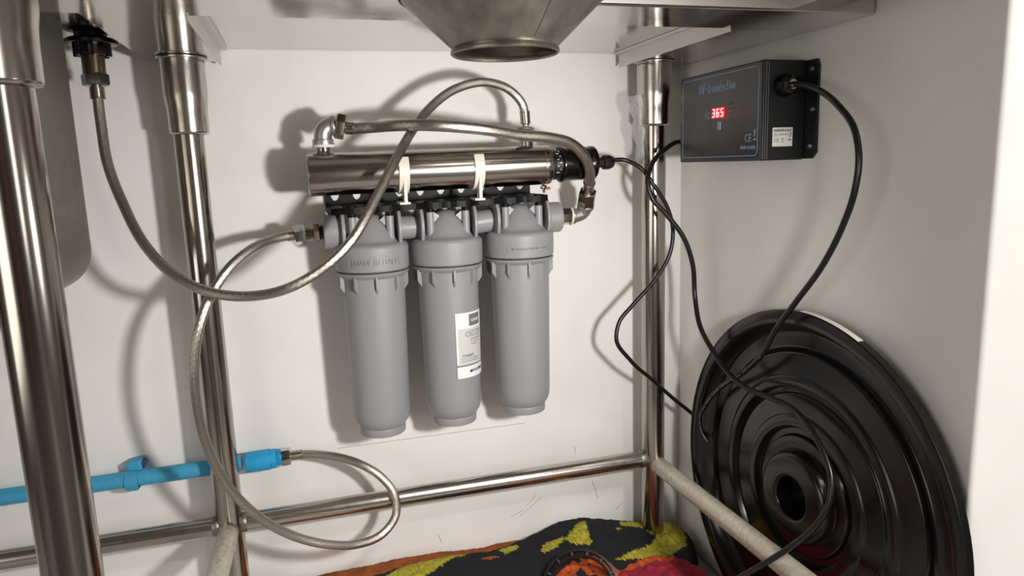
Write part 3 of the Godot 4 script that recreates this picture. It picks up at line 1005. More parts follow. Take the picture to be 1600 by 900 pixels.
	hexnut(st, Vector3(0.4125, 0.669, 0.085), Vector3(0.4336, 0.6692, 0.0850), 0.0140, 0.2)
	wpart("hex_nipple", st, M.nickel, eb)
	st = begin()
	rod(st, Vector3(0.4318, 0.6693, 0.0850), Vector3(0.4353, 0.6692, 0.0850), 0.0152)
	wpart("thread_tape", st, M.tape, eb)
	# 3: from the left housing's inlet, big loop down to the blue pipe
	var h3 := [Vector3(-0.0174, 0.6634, 0.0880), Vector3(-0.0432, 0.6607, 0.1000), Vector3(-0.0719, 0.6519, 0.1180), Vector3(-0.1039, 0.6293, 0.1380), Vector3(-0.1309, 0.5953, 0.1550), Vector3(-0.1513, 0.5494, 0.1680), Vector3(-0.1617, 0.4983, 0.1720), Vector3(-0.1644, 0.4381, 0.1720), Vector3(-0.1569, 0.3737, 0.1680), Vector3(-0.1354, 0.3069, 0.1620), Vector3(-0.0991, 0.2507, 0.1550), Vector3(-0.0522, 0.2055, 0.1450), Vector3(-0.0013, 0.1765, 0.1350), Vector3(0.0434, 0.1621, 0.1220), Vector3(0.0841, 0.1651, 0.1080), Vector3(0.1093, 0.1895, 0.0950), Vector3(0.1092, 0.2204, 0.0850), Vector3(0.0889, 0.2513, 0.0750), Vector3(0.0555, 0.2747, 0.0640), Vector3(0.0154, 0.2876, 0.0500), Vector3(-0.0203, 0.2921, 0.0380), Vector3(-0.0440, 0.2918, 0.0310)]
	h = thing("braided_hose", "braided steel hose looping from the left filter's inlet down to the blue pipe", "hose", h1[0], "braided steel hoses")
	st = begin()
	tube(st, spline(h3), 0.0069, 20, 36.0)
	wpart("braid", st, M.braid, h)
	st = begin()
	hexnut(st, Vector3(-0.0160, 0.6625, 0.087), Vector3(0.0005, 0.664, 0.0855), 0.0155, 0.1)
	wpart("hex_nut", st, M.chrome, h)
	st = begin()
	ferrule(st, Vector3(-0.0155, 0.6625, 0.087), Vector3(-0.0248, 0.6632, 0.0910), 0.0080)
	wpart("ferrule", st, M.nickel, h)
	st = begin()
	hexnut(st, Vector3(-0.0676, 0.2904, 0.0300), Vector3(-0.0523, 0.2909, 0.0300), 0.0148, 0.5)
	wpart("hex_nut", st, M.chrome, h)
	st = begin()
	ferrule(st, Vector3(-0.0533, 0.2911, 0.0300), Vector3(-0.0337, 0.2922, 0.0340), 0.0080)
	wpart("ferrule", st, M.nickel, h)
	t = thing("hose_adapter", "brass-coloured threaded adapter screwed into the left filter's inlet", "pipe fitting", Vector3(0.01, 0.664, 0.085))
	st = begin()
	thread(st, Vector3(-0.002, 0.664, 0.085), Vector3(0.014, 0.6645, 0.085), 0.0100)
	wpart("threaded_stem", st, M.nickel, t)
	st = begin()
	hexnut(st, Vector3(0.0125, 0.6645, 0.085), Vector3(0.0215, 0.665, 0.085), 0.0148, 0.3)
	wpart("hex_nut", st, M.nickel, t)
	st = begin()
	thread(st, Vector3(0.021, 0.665, 0.085), Vector3(0.0275, 0.6655, 0.085), 0.0118)
	wpart("thread", st, M.dark_nut, t)

# ------------------------------------------------------------------ UV control box
func controller() -> void:
	var t := thing("control_box", "black UV control box with a red 365 display screwed to the right wall", "control box", Vector3(0.655, 0.752, 0.24))
	var x0 := 0.617
	var st := begin()
	boxat(st, Vector3(x0, 0.7525, 0.126), Vector3(0.686, 0.8885, 0.35), 0.0025)
	wpart("case", st, M.case, t)
	st = begin()
	extrude(st, PackedVector2Array([Vector2(-0.095, 0.7535), Vector2(-0.366, 0.7535), Vector2(-0.374, 0.762), Vector2(-0.374, 0.880), Vector2(-0.370, 0.8875), Vector2(-0.095, 0.8875)]), 0.004, Transform3D(Basis(Vector3(0, 0, -1), Vector3.UP, Vector3(1, 0, 0)), Vector3(0.6855, 0, 0)))
	wpart("mounting_plate", st, M.case, t)
	st = begin()
	boxat(st, Vector3(x0 - 0.0012, 0.7545, 0.1285), Vector3(x0 + 0.001, 0.8865, 0.3478), 0.0006)
	var fp := wpart("front_panel", st, M.panel, t, "dark printed front panel")
	# a frame on the panel: local x runs toward the viewer (z), y up, out of the wall
	var pf := Transform3D(Basis(Vector3(0, 0, 1), Vector3.UP, Vector3(-1, 0, 0)), Vector3(x0 - 0.0012, 0, 0))
	st = begin()
	var corner := []
	for q in [[0.1365, 0.7600, 2], [0.3415, 0.7600, 3], [0.3415, 0.8815, 0], [0.1365, 0.8815, 1]]:
		for j in 5:
			var an: float = (float(q[2]) + j / 4.0) * PI * 0.5
			var cx: float = float(q[0]) + (0.007 if q[0] < 0.2 else -0.007)
			var cy: float = float(q[1]) + (0.007 if q[1] < 0.8 else -0.007)
			corner.append(Vector2(cx + cos(an) * 0.007, cy + sin(an) * 0.007))
	corner.append(corner[0])
	strokes(st, [corner], 0.0011, pf, 0.0003)
	sub("printed_border", st, M.ink_blue, fp)
	# hand-lettered title
	st = begin()
	var o := Vector2(0.187, 0.8575)
	var U := 0.0145
	var k := 0.0083
	var glyph := [
		[[Vector2(0, 1), Vector2(0.05, 0.15), Vector2(0.35, 0.0), Vector2(0.6, 0.2), Vector2(0.75, 1)]],
		[[Vector2(0, 1.05), Vector2(0.35, 0), Vector2(0.85, 1.1)]],
		[[Vector2(0.1, 0.4), Vector2(0.65, 0.45)]],
		[[Vector2(0.15, 0), Vector2(0.2, 0.85)], [Vector2(-0.1, 0.85), Vector2(0.5, 0.8), Vector2(0.85, 0.45), Vector2(0.5, 0.05), Vector2(0, 0)]],
		[[Vector2(0.1, 0), Vector2(0.15, 0.55)], [Vector2(0.2, 0.75), Vector2(0.24, 0.8)]],
		[[Vector2(0.5, 0.55), Vector2(0.1, 0.5), Vector2(0.4, 0.2), Vector2(0.0, 0.0)]],
		[[Vector2(0.1, 0), Vector2(0.15, 0.55)], [Vector2(0.2, 0.75), Vector2(0.24, 0.8)]],
		[[Vector2(0, 0), Vector2(0.05, 0.55)], [Vector2(0.05, 0.4), Vector2(0.4, 0.55), Vector2(0.5, 0)]],
		[[Vector2(0.1, -0.15), Vector2(0.2, 0.9), Vector2(0.5, 1.05)], [Vector2(0, 0.5), Vector2(0.5, 0.55)]],
		[[Vector2(0.05, 0.3), Vector2(0.5, 0.35), Vector2(0.35, 0.58), Vector2(0.05, 0.3), Vector2(0.15, 0.0), Vector2(0.5, 0.05)]],
		[[Vector2(0.5, 0.5), Vector2(0.1, 0.4), Vector2(0.1, 0.05), Vector2(0.5, 0.05)]],
		[[Vector2(0.25, 0.0), Vector2(0.3, 1.0)], [Vector2(0, 0.6), Vector2(0.6, 0.65)]],
		[[Vector2(0.1, 0), Vector2(0.15, 0.55)], [Vector2(0.2, 0.75), Vector2(0.24, 0.8)]],
		[[Vector2(0.25, 0.0), Vector2(0.05, 0.3), Vector2(0.3, 0.55), Vector2(0.5, 0.25), Vector2(0.25, 0.0)]],
		[[Vector2(0, 0), Vector2(0.05, 0.55)], [Vector2(0.05, 0.4), Vector2(0.4, 0.55), Vector2(0.5, 0)]],
	]
	var adv := [0.95, 0.95, 0.8, 1.1, 0.45, 0.65, 0.45, 0.7, 0.65, 0.7, 0.65, 0.75, 0.45, 0.7, 0.7]
	var x := o.x
	for i in glyph.size():
		var lines := []
		for l in glyph[i]:
			var ln := []
			for v in l:
				ln.append(Vector2(x + v.x * k, o.y + v.y * U))
			lines.append(ln)
		strokes(st, lines, 0.0012, pf, 0.0004)
		x += adv[i] * k * 1.13
	sub("title_lettering", st, M.ink_blue, fp)
	# display
	st = begin()
	rbox(st, Vector3(0.0016, 0.0165, 0.036), 0.0007, Transform3D(Basis.IDENTITY, Vector3(x0 - 0.0016, 0.8255, 0.2425)))
	var ds := sub("display", st, M.red_glow, fp, "glowing red display reading 365")
	st = begin()
	var df := Transform3D(pf.basis, Vector3(x0 - 0.0025, 0, 0))
	var seg := func(px: float, on: String) -> Array:
		var w := 0.0052
		var hh := 0.0054
		var yc := 0.8255
		var L := {"a": [Vector2(0, hh), Vector2(w, hh)], "g": [Vector2(0, 0), Vector2(w, 0)], "d": [Vector2(0, -hh), Vector2(w, -hh)], "f": [Vector2(0, 0), Vector2(0, hh)], "b": [Vector2(w, 0), Vector2(w, hh)], "e": [Vector2(0, -hh), Vector2(0, 0)], "c": [Vector2(w, -hh), Vector2(w, 0)]}
		var r := []
		for ch in on:
			var ln := []
			for v in L[ch]:
				ln.append(Vector2(px + v.x + v.y * 0.12, yc + v.y))
			r.append(ln)
		return r
	for dgt in [[0.2280, "abgcd"], [0.2395, "afedcg"], [0.2510, "afgcd"]]:
		strokes(st, seg.call(dgt[0], dgt[1]), 0.0014, df, 0.0004)
	sub("digits", st, M.digit, fp)
	var glow := OmniLight3D.new()
	glow.name = "display_glow"
	glow.position = Vector3(x0 - 0.008, 0.8255, 0.2425)
	glow.light_color = Color(1, 0.05, 0.12)
	glow.light_energy = 0.0002
	glow.light_size = 0.012
	glow.omni_range = 3.0
	glow.omni_attenuation = 2.0
	glow.shadow_enabled = true
	add_child(glow)
	# button and small print
	st = begin()
	rbox(st, Vector3(0.0022, 0.0125, 0.0088), 0.0008, Transform3D(Basis.IDENTITY, Vector3(x0 - 0.0018, 0.8060, 0.2455)))
	sub("button", st, M.ink_pale, fp, "pale grey button")
	st = begin()
	strokes(st, [[Vector2(0.204, 0.818), Vector2(0.207, 0.831), Vector2(0.210, 0.819)], [Vector2(0.205, 0.8235), Vector2(0.209, 0.8235)], [Vector2(0.219, 0.826), Vector2(0.214, 0.829), Vector2(0.212, 0.823), Vector2(0.214, 0.818), Vector2(0.219, 0.820)]], 0.0009, pf)
	sub("lamp_symbol", st, M.ink_pale, fp)
	st = begin()
	for p in [["lamp fault", 0.274, 0.836, 0.0032], ["change lamp", 0.277, 0.829, 0.0032], ["days left", 0.276, 0.822, 0.0032], ["reset 5 s", 0.222, 0.812, 0.0032], ["press", 0.220, 0.806, 0.0032], ["Alarm", 0.318, 0.836, 0.0034], ["230 V 50 Hz", 0.165, 0.766, 0.003]]:
		lettering(st, p[0], p[3], Transform3D(pf.basis, pf.origin + Vector3(0, p[2], p[1])), 0.0002)
	sub("small_print", st, M.ink_grey, fp)
	st = begin()
	lettering(st, "CE", 0.0105, Transform3D(pf.basis, pf.origin + Vector3(0, 0.785, 0.3195)), 0.0003, 0.0, "Droid Sans", 0.0155)
	lettering(st, "Made in Italy", 0.0068, Transform3D(pf.basis, pf.origin + Vector3(0, 0.7715, 0.319)), 0.0003, 0.0, "Droid Serif", 0.036)
	strokes(st, [[Vector2(0.3325, 0.795), Vector2(0.3365, 0.795), Vector2(0.3355, 0.788), Vector2(0.3335, 0.788), Vector2(0.3325, 0.795)], [Vector2(0.332, 0.7975), Vector2(0.337, 0.786)], [Vector2(0.332, 0.786), Vector2(0.337, 0.7975)]], 0.0007, pf)
	strokes(st, [[Vector2(0.332, 0.7825), Vector2(0.338, 0.7825)]], 0.0022, pf)
	sub("printed_marks", st, M.ink_blue, fp)
	# end face: ridge, gland, sticker
	st = begin()
	boxat(st, Vector3(0.6205, 0.7545, 0.349), Vector3(0.6218, 0.8865, 0.3512), 0.0004)
	boxat(st, Vector3(0.6240, 0.7545, 0.349), Vector3(0.6253, 0.8865, 0.3512), 0.0004)
	wpart("edge_ridge", st, M.ink_grey, t)
	st = begin()
	var gc := Vector3(0.6475, 0.8535, 0.35)
	lathe(st, [Vector2(0, 0), Vector2(0.0155, 0), Vector2(0.0155, 0.006), Vector2(0.0135, 0.0075), Vector2(0.0125, 0.0185), Vector2(0.0085, 0.021), Vector2(0, 0.021)], 10, axis(gc, gc + Vector3(0, 0, 1)), 0.0, TAU, true)
	wpart("cable_gland", st, M.black_gloss, t)
	st = begin()
	lathe(st, [Vector2(0, 0), Vector2(0.0062, 0), Vector2(0.0066, 0.0025), Vector2(0, 0.0025)], 20, axis(gc + Vector3(0, 0, 0.0205), gc + Vector3(0, 0, 0.03)))
	wpart("gland_ring", st, M.chrome, t, "shiny gland ring")
	st = begin()
	boxat(st, Vector3(0.6335, 0.7715, 0.3495), Vector3(0.6660, 0.7975, 0.3506), 0.0003)
	var sk := wpart("rating_sticker", st, M.paper, t, "white rating sticker")
	st = begin()
	var sf := func(px: float, py: float) -> Transform3D: return Transform3D(Basis.IDENTITY, Vector3(px, py, 0.3506))
	lettering(st, "UV MOD-WS-45-48 AZ", 0.0036, sf.call(0.6497, 0.7935), 0.0002, 0.0, "Droid Sans", 0.029, true)
	lettering(st, "220-240 V 50 Hz", 0.0022, sf.call(0.6510, 0.7880), 0.0002, 0.0, "Droid Sans", 0.016)
	lettering(st, "CE", 0.0050, sf.call(0.6398, 0.7800), 0.0002, 0.0, "Droid Sans", 0.0075)
	lettering(st, "UK", 0.0026, sf.call(0.6495, 0.7816), 0.0002)
	lettering(st, "CA", 0.0026, sf.call(0.6495, 0.7782), 0.0002)
	strokes(st, [[Vector2(0.6355, 0.7860), Vector2(0.6380, 0.7902), Vector2(0.6402, 0.7860), Vector2(0.6355, 0.7860)], [Vector2(0.6602, 0.7895), Vector2(0.6640, 0.7895), Vector2(0.6630, 0.7845), Vector2(0.6612, 0.7845), Vector2(0.6602, 0.7895)], [Vector2(0.6598, 0.7838), Vector2(0.6644, 0.7902)]], 0.0005, sf.call(0, 0), 0.0002)
	strokes(st, [[Vector2(0.6590, 0.7805), Vector2(0.6640, 0.7805)]], 0.0013, sf.call(0, 0), 0.0002)
	sub("sticker_print", st, M.print, sk)
	for s in [[0.875, 0.361], [0.821, 0.3655], [0.7705, 0.3635]]:
		st = begin()
		var sc := Vector3(0.6855, s[0], s[1])
		lathe(st, [Vector2(0, 0), Vector2(0.0042, 0), Vector2(0.0036, 0.0022), Vector2(0.0012, 0.0028), Vector2(0.001, 0.0018), Vector2(0, 0.0018)], 16, axis(sc, sc + Vector3(-1, 0, 0)))
		wpart("screw", st, M.steel, t)
	st = begin()
	var bg := Vector3(0.652, 0.779, 0.126)
	lathe(st, [Vector2(0, 0), Vector2(0.011, 0), Vector2(0.011, 0.012), Vector2(0.007, 0.018), Vector2(0, 0.018)], 10, axis(bg, bg + Vector3(0, 0, -1)), 0.0, TAU, true)
	wpart("cable_gland", st, M.black, t)

# ------------------------------------------------------------------ lid
func lid() -> void:
	var c := Vector3(0.6535, 0.2665, 0.3964)
	var n := Vector3(-cos(0.0122) * cos(0.0369), sin(0.0122), cos(0.0122) * sin(0.0369)).normalized()
	var t := thing("tank_cover", "large round black plastic lid with a centre hole leaning on the right wall", "lid", c + Vector3(0, -0.275, 0))
	var st := begin()
	var prof := [Vector2(0.0000, -0.0240), Vector2(0.0300, -0.0240), Vector2(0.0305, 0.0030), Vector2(0.0325, 0.0055), Vector2(0.0360, 0.0065), Vector2(0.0580, 0.0060), Vector2(0.0635, 0.0040), Vector2(0.0670, -0.0010), Vector2(0.0690, -0.0090), Vector2(0.0710, -0.0125), Vector2(0.0860, -0.0125), Vector2(0.0880, -0.0145), Vector2(0.0905, -0.0195), Vector2(0.0985, -0.0200), Vector2(0.1010, -0.0165), Vector2(0.1035, -0.0110), Vector2(0.1090, -0.0100), Vector2(0.1180, -0.0105), Vector2(0.1200, -0.0125), Vector2(0.1225, -0.0150), Vector2(0.1490, -0.0155), Vector2(0.1505, -0.0175), Vector2(0.1525, -0.0205), Vector2(0.1590, -0.0210), Vector2(0.1610, -0.0175), Vector2(0.1630, -0.0115), Vector2(0.1690, -0.0105), Vector2(0.1740, -0.0112), Vector2(0.1760, -0.0135), Vector2(0.1790, -0.0150), Vector2(0.2090, -0.0155), Vector2(0.2120, -0.0170), Vector2(0.2145, -0.0210), Vector2(0.2170, -0.0260), Vector2(0.2210, -0.0272), Vector2(0.2380, -0.0272), Vector2(0.2440, -0.0250), Vector2(0.2500, -0.0130), Vector2(0.2535, -0.0050), Vector2(0.2565, -0.0015), Vector2(0.2640, 0.0000), Vector2(0.2730, -0.0005), Vector2(0.2755, -0.0020), Vector2(0.2760, -0.0120)]
	var back := []
	for i in range(prof.size() - 1, -1, -1):
		var q: Vector2 = prof[i]
		back.append(Vector2(q.x - (0.0025 if i == prof.size() - 1 else 0.0), q.y - (0.0 if i == prof.size() - 1 else 0.003)))
	prof.reverse()
	back.reverse()
	# the profile runs from the rim to the hole on the face, then back on the underside
	lathe(st, prof, 120, axis(c, c + n))
	lathe(st, back, 96, axis(c, c + n))
	wpart("lid_disc", st, M.lid, t)
	# pale scuffed band on the upper rim
	st = begin()
	var ax := axis(c, c + n)
	var best := 0.0
	var bd := 1e9
	for i in 720:
		var an := TAU * i / 720.0
		var p := ax * Vector3(0.276 * sin(an), 0, 0.276 * cos(an))
		var d := p.distance_to(Vector3(0.6560, 0.5371, 0.4445))
		if d < bd:
			bd = d
			best = an
	lathe(st, [Vector2(0.2761, -0.011), Vector2(0.2764, -0.0105), Vector2(0.2764, -0.0035), Vector2(0.2757, -0.0022)], 30, ax, best - 0.2, best + 0.2)
	wpart("scuffed_rim", st, M.clip, t, "pale scuffed stretch of rim")

# ------------------------------------------------------------------ cables
func cable(label: String, ctrl: Array, r: float) -> Node3D:
	var st := begin()
	var t := thing("power_cable", label, "cable", ctrl[0], "black cables")
	tube(st, spline(ctrl), r, 14, 40.0)
	wpart("sheath", st, M.cable, t)
	return t

func cables() -> void:
	cable("thin black cable from the lamp's black end, swinging past the post down behind the lid", [Vector3(0.4966, 0.7595, 0.1050), Vector3(0.5225, 0.7598, 0.1070), Vector3(0.5464, 0.7462, 0.1180), Vector3(0.5689, 0.7158, 0.1250), Vector3(0.5943, 0.6771, 0.1250), Vector3(0.6042, 0.6439, 0.1250), Vector3(0.5996, 0.6001, 0.1250), Vector3(0.5730, 0.5575, 0.1250), Vector3(0.5306, 0.5162, 0.1250), Vector3(0.5020, 0.4857, 0.1270), Vector3(0.4957, 0.4589, 0.1300), Vector3(0.5228, 0.4181, 0.1280), Vector3(0.5750, 0.3711, 0.1100), Vector3(0.6339, 0.3186, 0.0850), Vector3(0.6690, 0.2865, 0.0919), Vector3(0.6770, 0.2687, 0.1257)], 0.0036)
	cable("black cable from behind the control box, crossing the lid and the steel rail", [Vector3(0.652, 0.779, 0.11), Vector3(0.645, 0.782, 0.100), Vector3(0.6276, 0.7869, 0.1050), Vector3(0.5939, 0.7756, 0.1180), Vector3(0.5639, 0.7540, 0.1300), Vector3(0.5494, 0.7242, 0.1400), Vector3(0.5539, 0.6979, 0.1450), Vector3(0.5796, 0.6674, 0.1500), Vector3(0.6081, 0.6287, 0.1550), Vector3(0.6256, 0.5831, 0.1550), Vector3(0.6312, 0.5241, 0.1550), Vector3(0.6240, 0.4806, 0.1847), Vector3(0.6270, 0.4452, 0.2220), Vector3(0.6300, 0.4187, 0.2643), Vector3(0.6360, 0.4066, 0.3073), Vector3(0.6430, 0.4057, 0.3529), Vector3(0.6470, 0.4024, 0.3985), Vector3(0.6430, 0.3854, 0.4446), Vector3(0.6370, 0.3638, 0.4782), Vector3(0.6310, 0.3416, 0.4975), Vector3(0.6240, 0.3147, 0.5040), Vector3(0.6140, 0.2797, 0.4930), Vector3(0.6000, 0.2409, 0.4684), Vector3(0.5780, 0.2007, 0.4380), Vector3(0.5500, 0.1659, 0.4122), Vector3(0.5200, 0.1219, 0.3780)], 0.0042)
	var c := cable("black cable with white print from the control box's near end, tip on lid rim", [Vector3(0.6475, 0.8535, 0.37), Vector3(0.6470, 0.8512, 0.3870), Vector3(0.6450, 0.8407, 0.4247), Vector3(0.6380, 0.8169, 0.4712), Vector3(0.6320, 0.7846, 0.5078), Vector3(0.6300, 0.7547, 0.5182), Vector3(0.6300, 0.7136, 0.5139), Vector3(0.6320, 0.6742, 0.4962), Vector3(0.6340, 0.6181, 0.4600), Vector3(0.6360, 0.5632, 0.4106), Vector3(0.6380, 0.5128, 0.3648), Vector3(0.6400, 0.4660, 0.3311), Vector3(0.6420, 0.4241, 0.2810), Vector3(0.6450, 0.3797, 0.2145), Vector3(0.6470, 0.3355, 0.1688), Vector3(0.6480, 0.3008, 0.1469), Vector3(0.6500, 0.2779, 0.1506), Vector3(0.6560, 0.2626, 0.1602)], 0.0041)
	# white printing along the lower stretch
	var ctrl := [Vector3(0.6400, 0.4660, 0.3311), Vector3(0.6420, 0.4241, 0.2810), Vector3(0.6450, 0.3797, 0.2145), Vector3(0.6470, 0.3355, 0.1688), Vector3(0.6480, 0.3008, 0.1469), Vector3(0.6500, 0.2779, 0.1506)]
	var pts := spline(ctrl, 10)
	var st := begin()
	for i in range(0, pts.size() - 1):
		if i % 5 == 4:
			continue
		var d := (pts[i + 1] - pts[i])
		var eye := (Vector3(0, 0.76, 1.22) - pts[i]).normalized()
		var out := (eye - d.normalized() * eye.dot(d.normalized())).normalized()
		var side := d.normalized().cross(out)
		for q in 3:
			var b := Basis(d.normalized(), side, out)
			rbox(st, Vector3(d.length() * 0.16, 0.0010 + 0.0005 * (q % 2), 0.0002), 0.0001, Transform3D(b, pts[i] + d * (0.2 + 0.3 * q) + out * 0.0041), 1)
	wpart("white_printing", st, M.print_pale, c, "white printing")

# ------------------------------------------------------------------ blue pipe
func blue_pipe() -> void:
	var b := Vector3(-0.1290, 0.2886, 0.0300)
	b.y = 0.2895
	var t := thing("blue_pipe", "light blue plastic water pipe running along the wall with a coupling at its end", "pipe", Vector3(-0.25, 0.29, 0.04))
	var st := begin()
	rod(st, Vector3(-1.2, 0.284, 0.03), b, 0.0125, 36)
	wpart("pipe_run", st, M.pipe, t)
	st = begin()
	lathe(st, [Vector2(0, 0), Vector2(0.0158, 0), Vector2(0.0168, 0.001), Vector2(0.0172, 0.038), Vector2(0.0165, 0.039), Vector2(0, 0.039)], 40, axis(Vector3(-0.123, 0.2895, 0.03), Vector3(-0.081, 0.290, 0.03)))
	wpart("coupling", st, M.coupling, t)
	st = begin()
	lathe(st, [Vector2(0, 0), Vector2(0.0165, 0), Vector2(0.0172, 0.001), Vector2(0.0172, 0.009), Vector2(0.0135, 0.010), Vector2(0, 0.010)], 8, axis(Vector3(-0.0842, 0.290, 0.03), Vector3(-0.0605, 0.290, 0.03)), 0.0, TAU, true)
	wpart("hex_shoulder", st, M.coupling, t)
	st = begin()
	thread(st, Vector3(-0.0757, 0.290, 0.03), Vector3(-0.0625, 0.2905, 0.03), 0.0132, 0.002)
	wpart("threaded_end", st, M.coupling, t)
	var c := thing("pipe_saddle", "blue plastic saddle clip holding the blue pipe to the wall", "clip", Vector3(-0.29, 0.291, 0.03))
	st = begin()
	lathe(st, [Vector2(0.0127, -0.009), Vector2(0.0152, -0.009), Vector2(0.0155, -0.008), Vector2(0.0155, 0.008), Vector2(0.0152, 0.009), Vector2(0.0127, 0.009)], 36, axis(Vector3(-0.292, 0.2865, 0.03), Vector3(-0.28, 0.2865, 0.03)))
	wpart("saddle_band", st, M.pipe, c)
	st = begin()
	rbox(st, Vector3(0.022, 0.018, 0.026), 0.003, Transform3D(Basis(Vector3(0, 0, 1), 0.15), Vector3(-0.288, 0.3055, 0.0145)))
	wpart("saddle_lug", st, M.pipe, c)
	st = begin()
	rbox(st, Vector3(0.016, 0.006, 0.03), 0.002, Transform3D(Basis.IDENTITY, Vector3(-0.293, 0.2705, 0.0155)))
	wpart("saddle_lug", st, M.pipe, c)
	st = begin()
	rod(st, Vector3(-0.2765, 0.3065, 0.006), Vector3(-0.2765, 0.3065, 0.026), 0.0055, 14)
	wpart("saddle_screw", st, M.dark_blue, c)

# ------------------------------------------------------------------ towels
func heap(st: SurfaceTool, foot: PackedVector2Array, hf: Callable, cf: Callable, step := 0.004, edge := 0.03) -> void:
	var lo := Vector2.INF
	var hi := -Vector2.INF
	for p in foot:
		lo = lo.min(p); hi = hi.max(p)
	var nx := int((hi.x - lo.x) / step) + 1
	var nz := int((hi.y - lo.y) / step) + 1
	var pos := []
	var inside := []
	for j in nz + 1:
		for i in nx + 1:
			var p := lo + Vector2(i, j) * step
			var ok := Geometry2D.is_point_in_polygon(p, foot)
			var d := 1e9
			for k in foot.size():
				d = minf(d, p.distance_to(Geometry2D.get_closest_point_to_segment(p, foot[k], foot[(k + 1) % foot.size()])))
			var e := clampf(d / edge, 0.0, 1.0) if ok else 0.0
			var rise := sqrt(1.0 - (1.0 - e) * (1.0 - e))
			pos.append(Vector3(p.x, -0.008 + (hf.call(p) + 0.008) * rise, p.y))
			inside.append(ok)
	var w := nx + 1
	var nor := []
	for j in nz + 1:
		for i in nx + 1:
			var l: Vector3 = pos[j * w + maxi(i - 1, 0)]
			var r: Vector3 = pos[j * w + mini(i + 1, nx)]
			var u: Vector3 = pos[maxi(j - 1, 0) * w + i]
			var dn: Vector3 = pos[mini(j + 1, nz) * w + i]
			nor.append((dn - u).cross(r - l).normalized())
	for j in nz:
		for i in nx:
			var q := [j * w + i, j * w + i + 1, (j + 1) * w + i + 1, (j + 1) * w + i]
			if not (inside[q[0]] or inside[q[1]] or inside[q[2]] or inside[q[3]]):
				continue
			for tr in [[0, 1, 2], [0, 2, 3]]:
				var a: Vector3 = pos[q[tr[0]]]
				var g: Vector3 = (pos[q[tr[2]]] - a).cross(pos[q[tr[1]]] - a)
				var order: Array = tr if g.y >= 0 else [tr[0], tr[2], tr[1]]
				for v in order:
					st.set_color(cf.call(Vector2(pos[q[v]].x, pos[q[v]].z)))
					st.set_normal(nor[q[v]])
					st.set_uv(Vector2(pos[q[v]].x, pos[q[v]].z) * 8.0)
					st.add_vertex(pos[q[v]])

func flat2(a: Array) -> PackedVector2Array:
	var o := PackedVector2Array()
	for v in a:
		o.append(Vector2(v.x, v.z))
	return o

func lin(c: Color) -> Color:
	return c.srgb_to_linear()

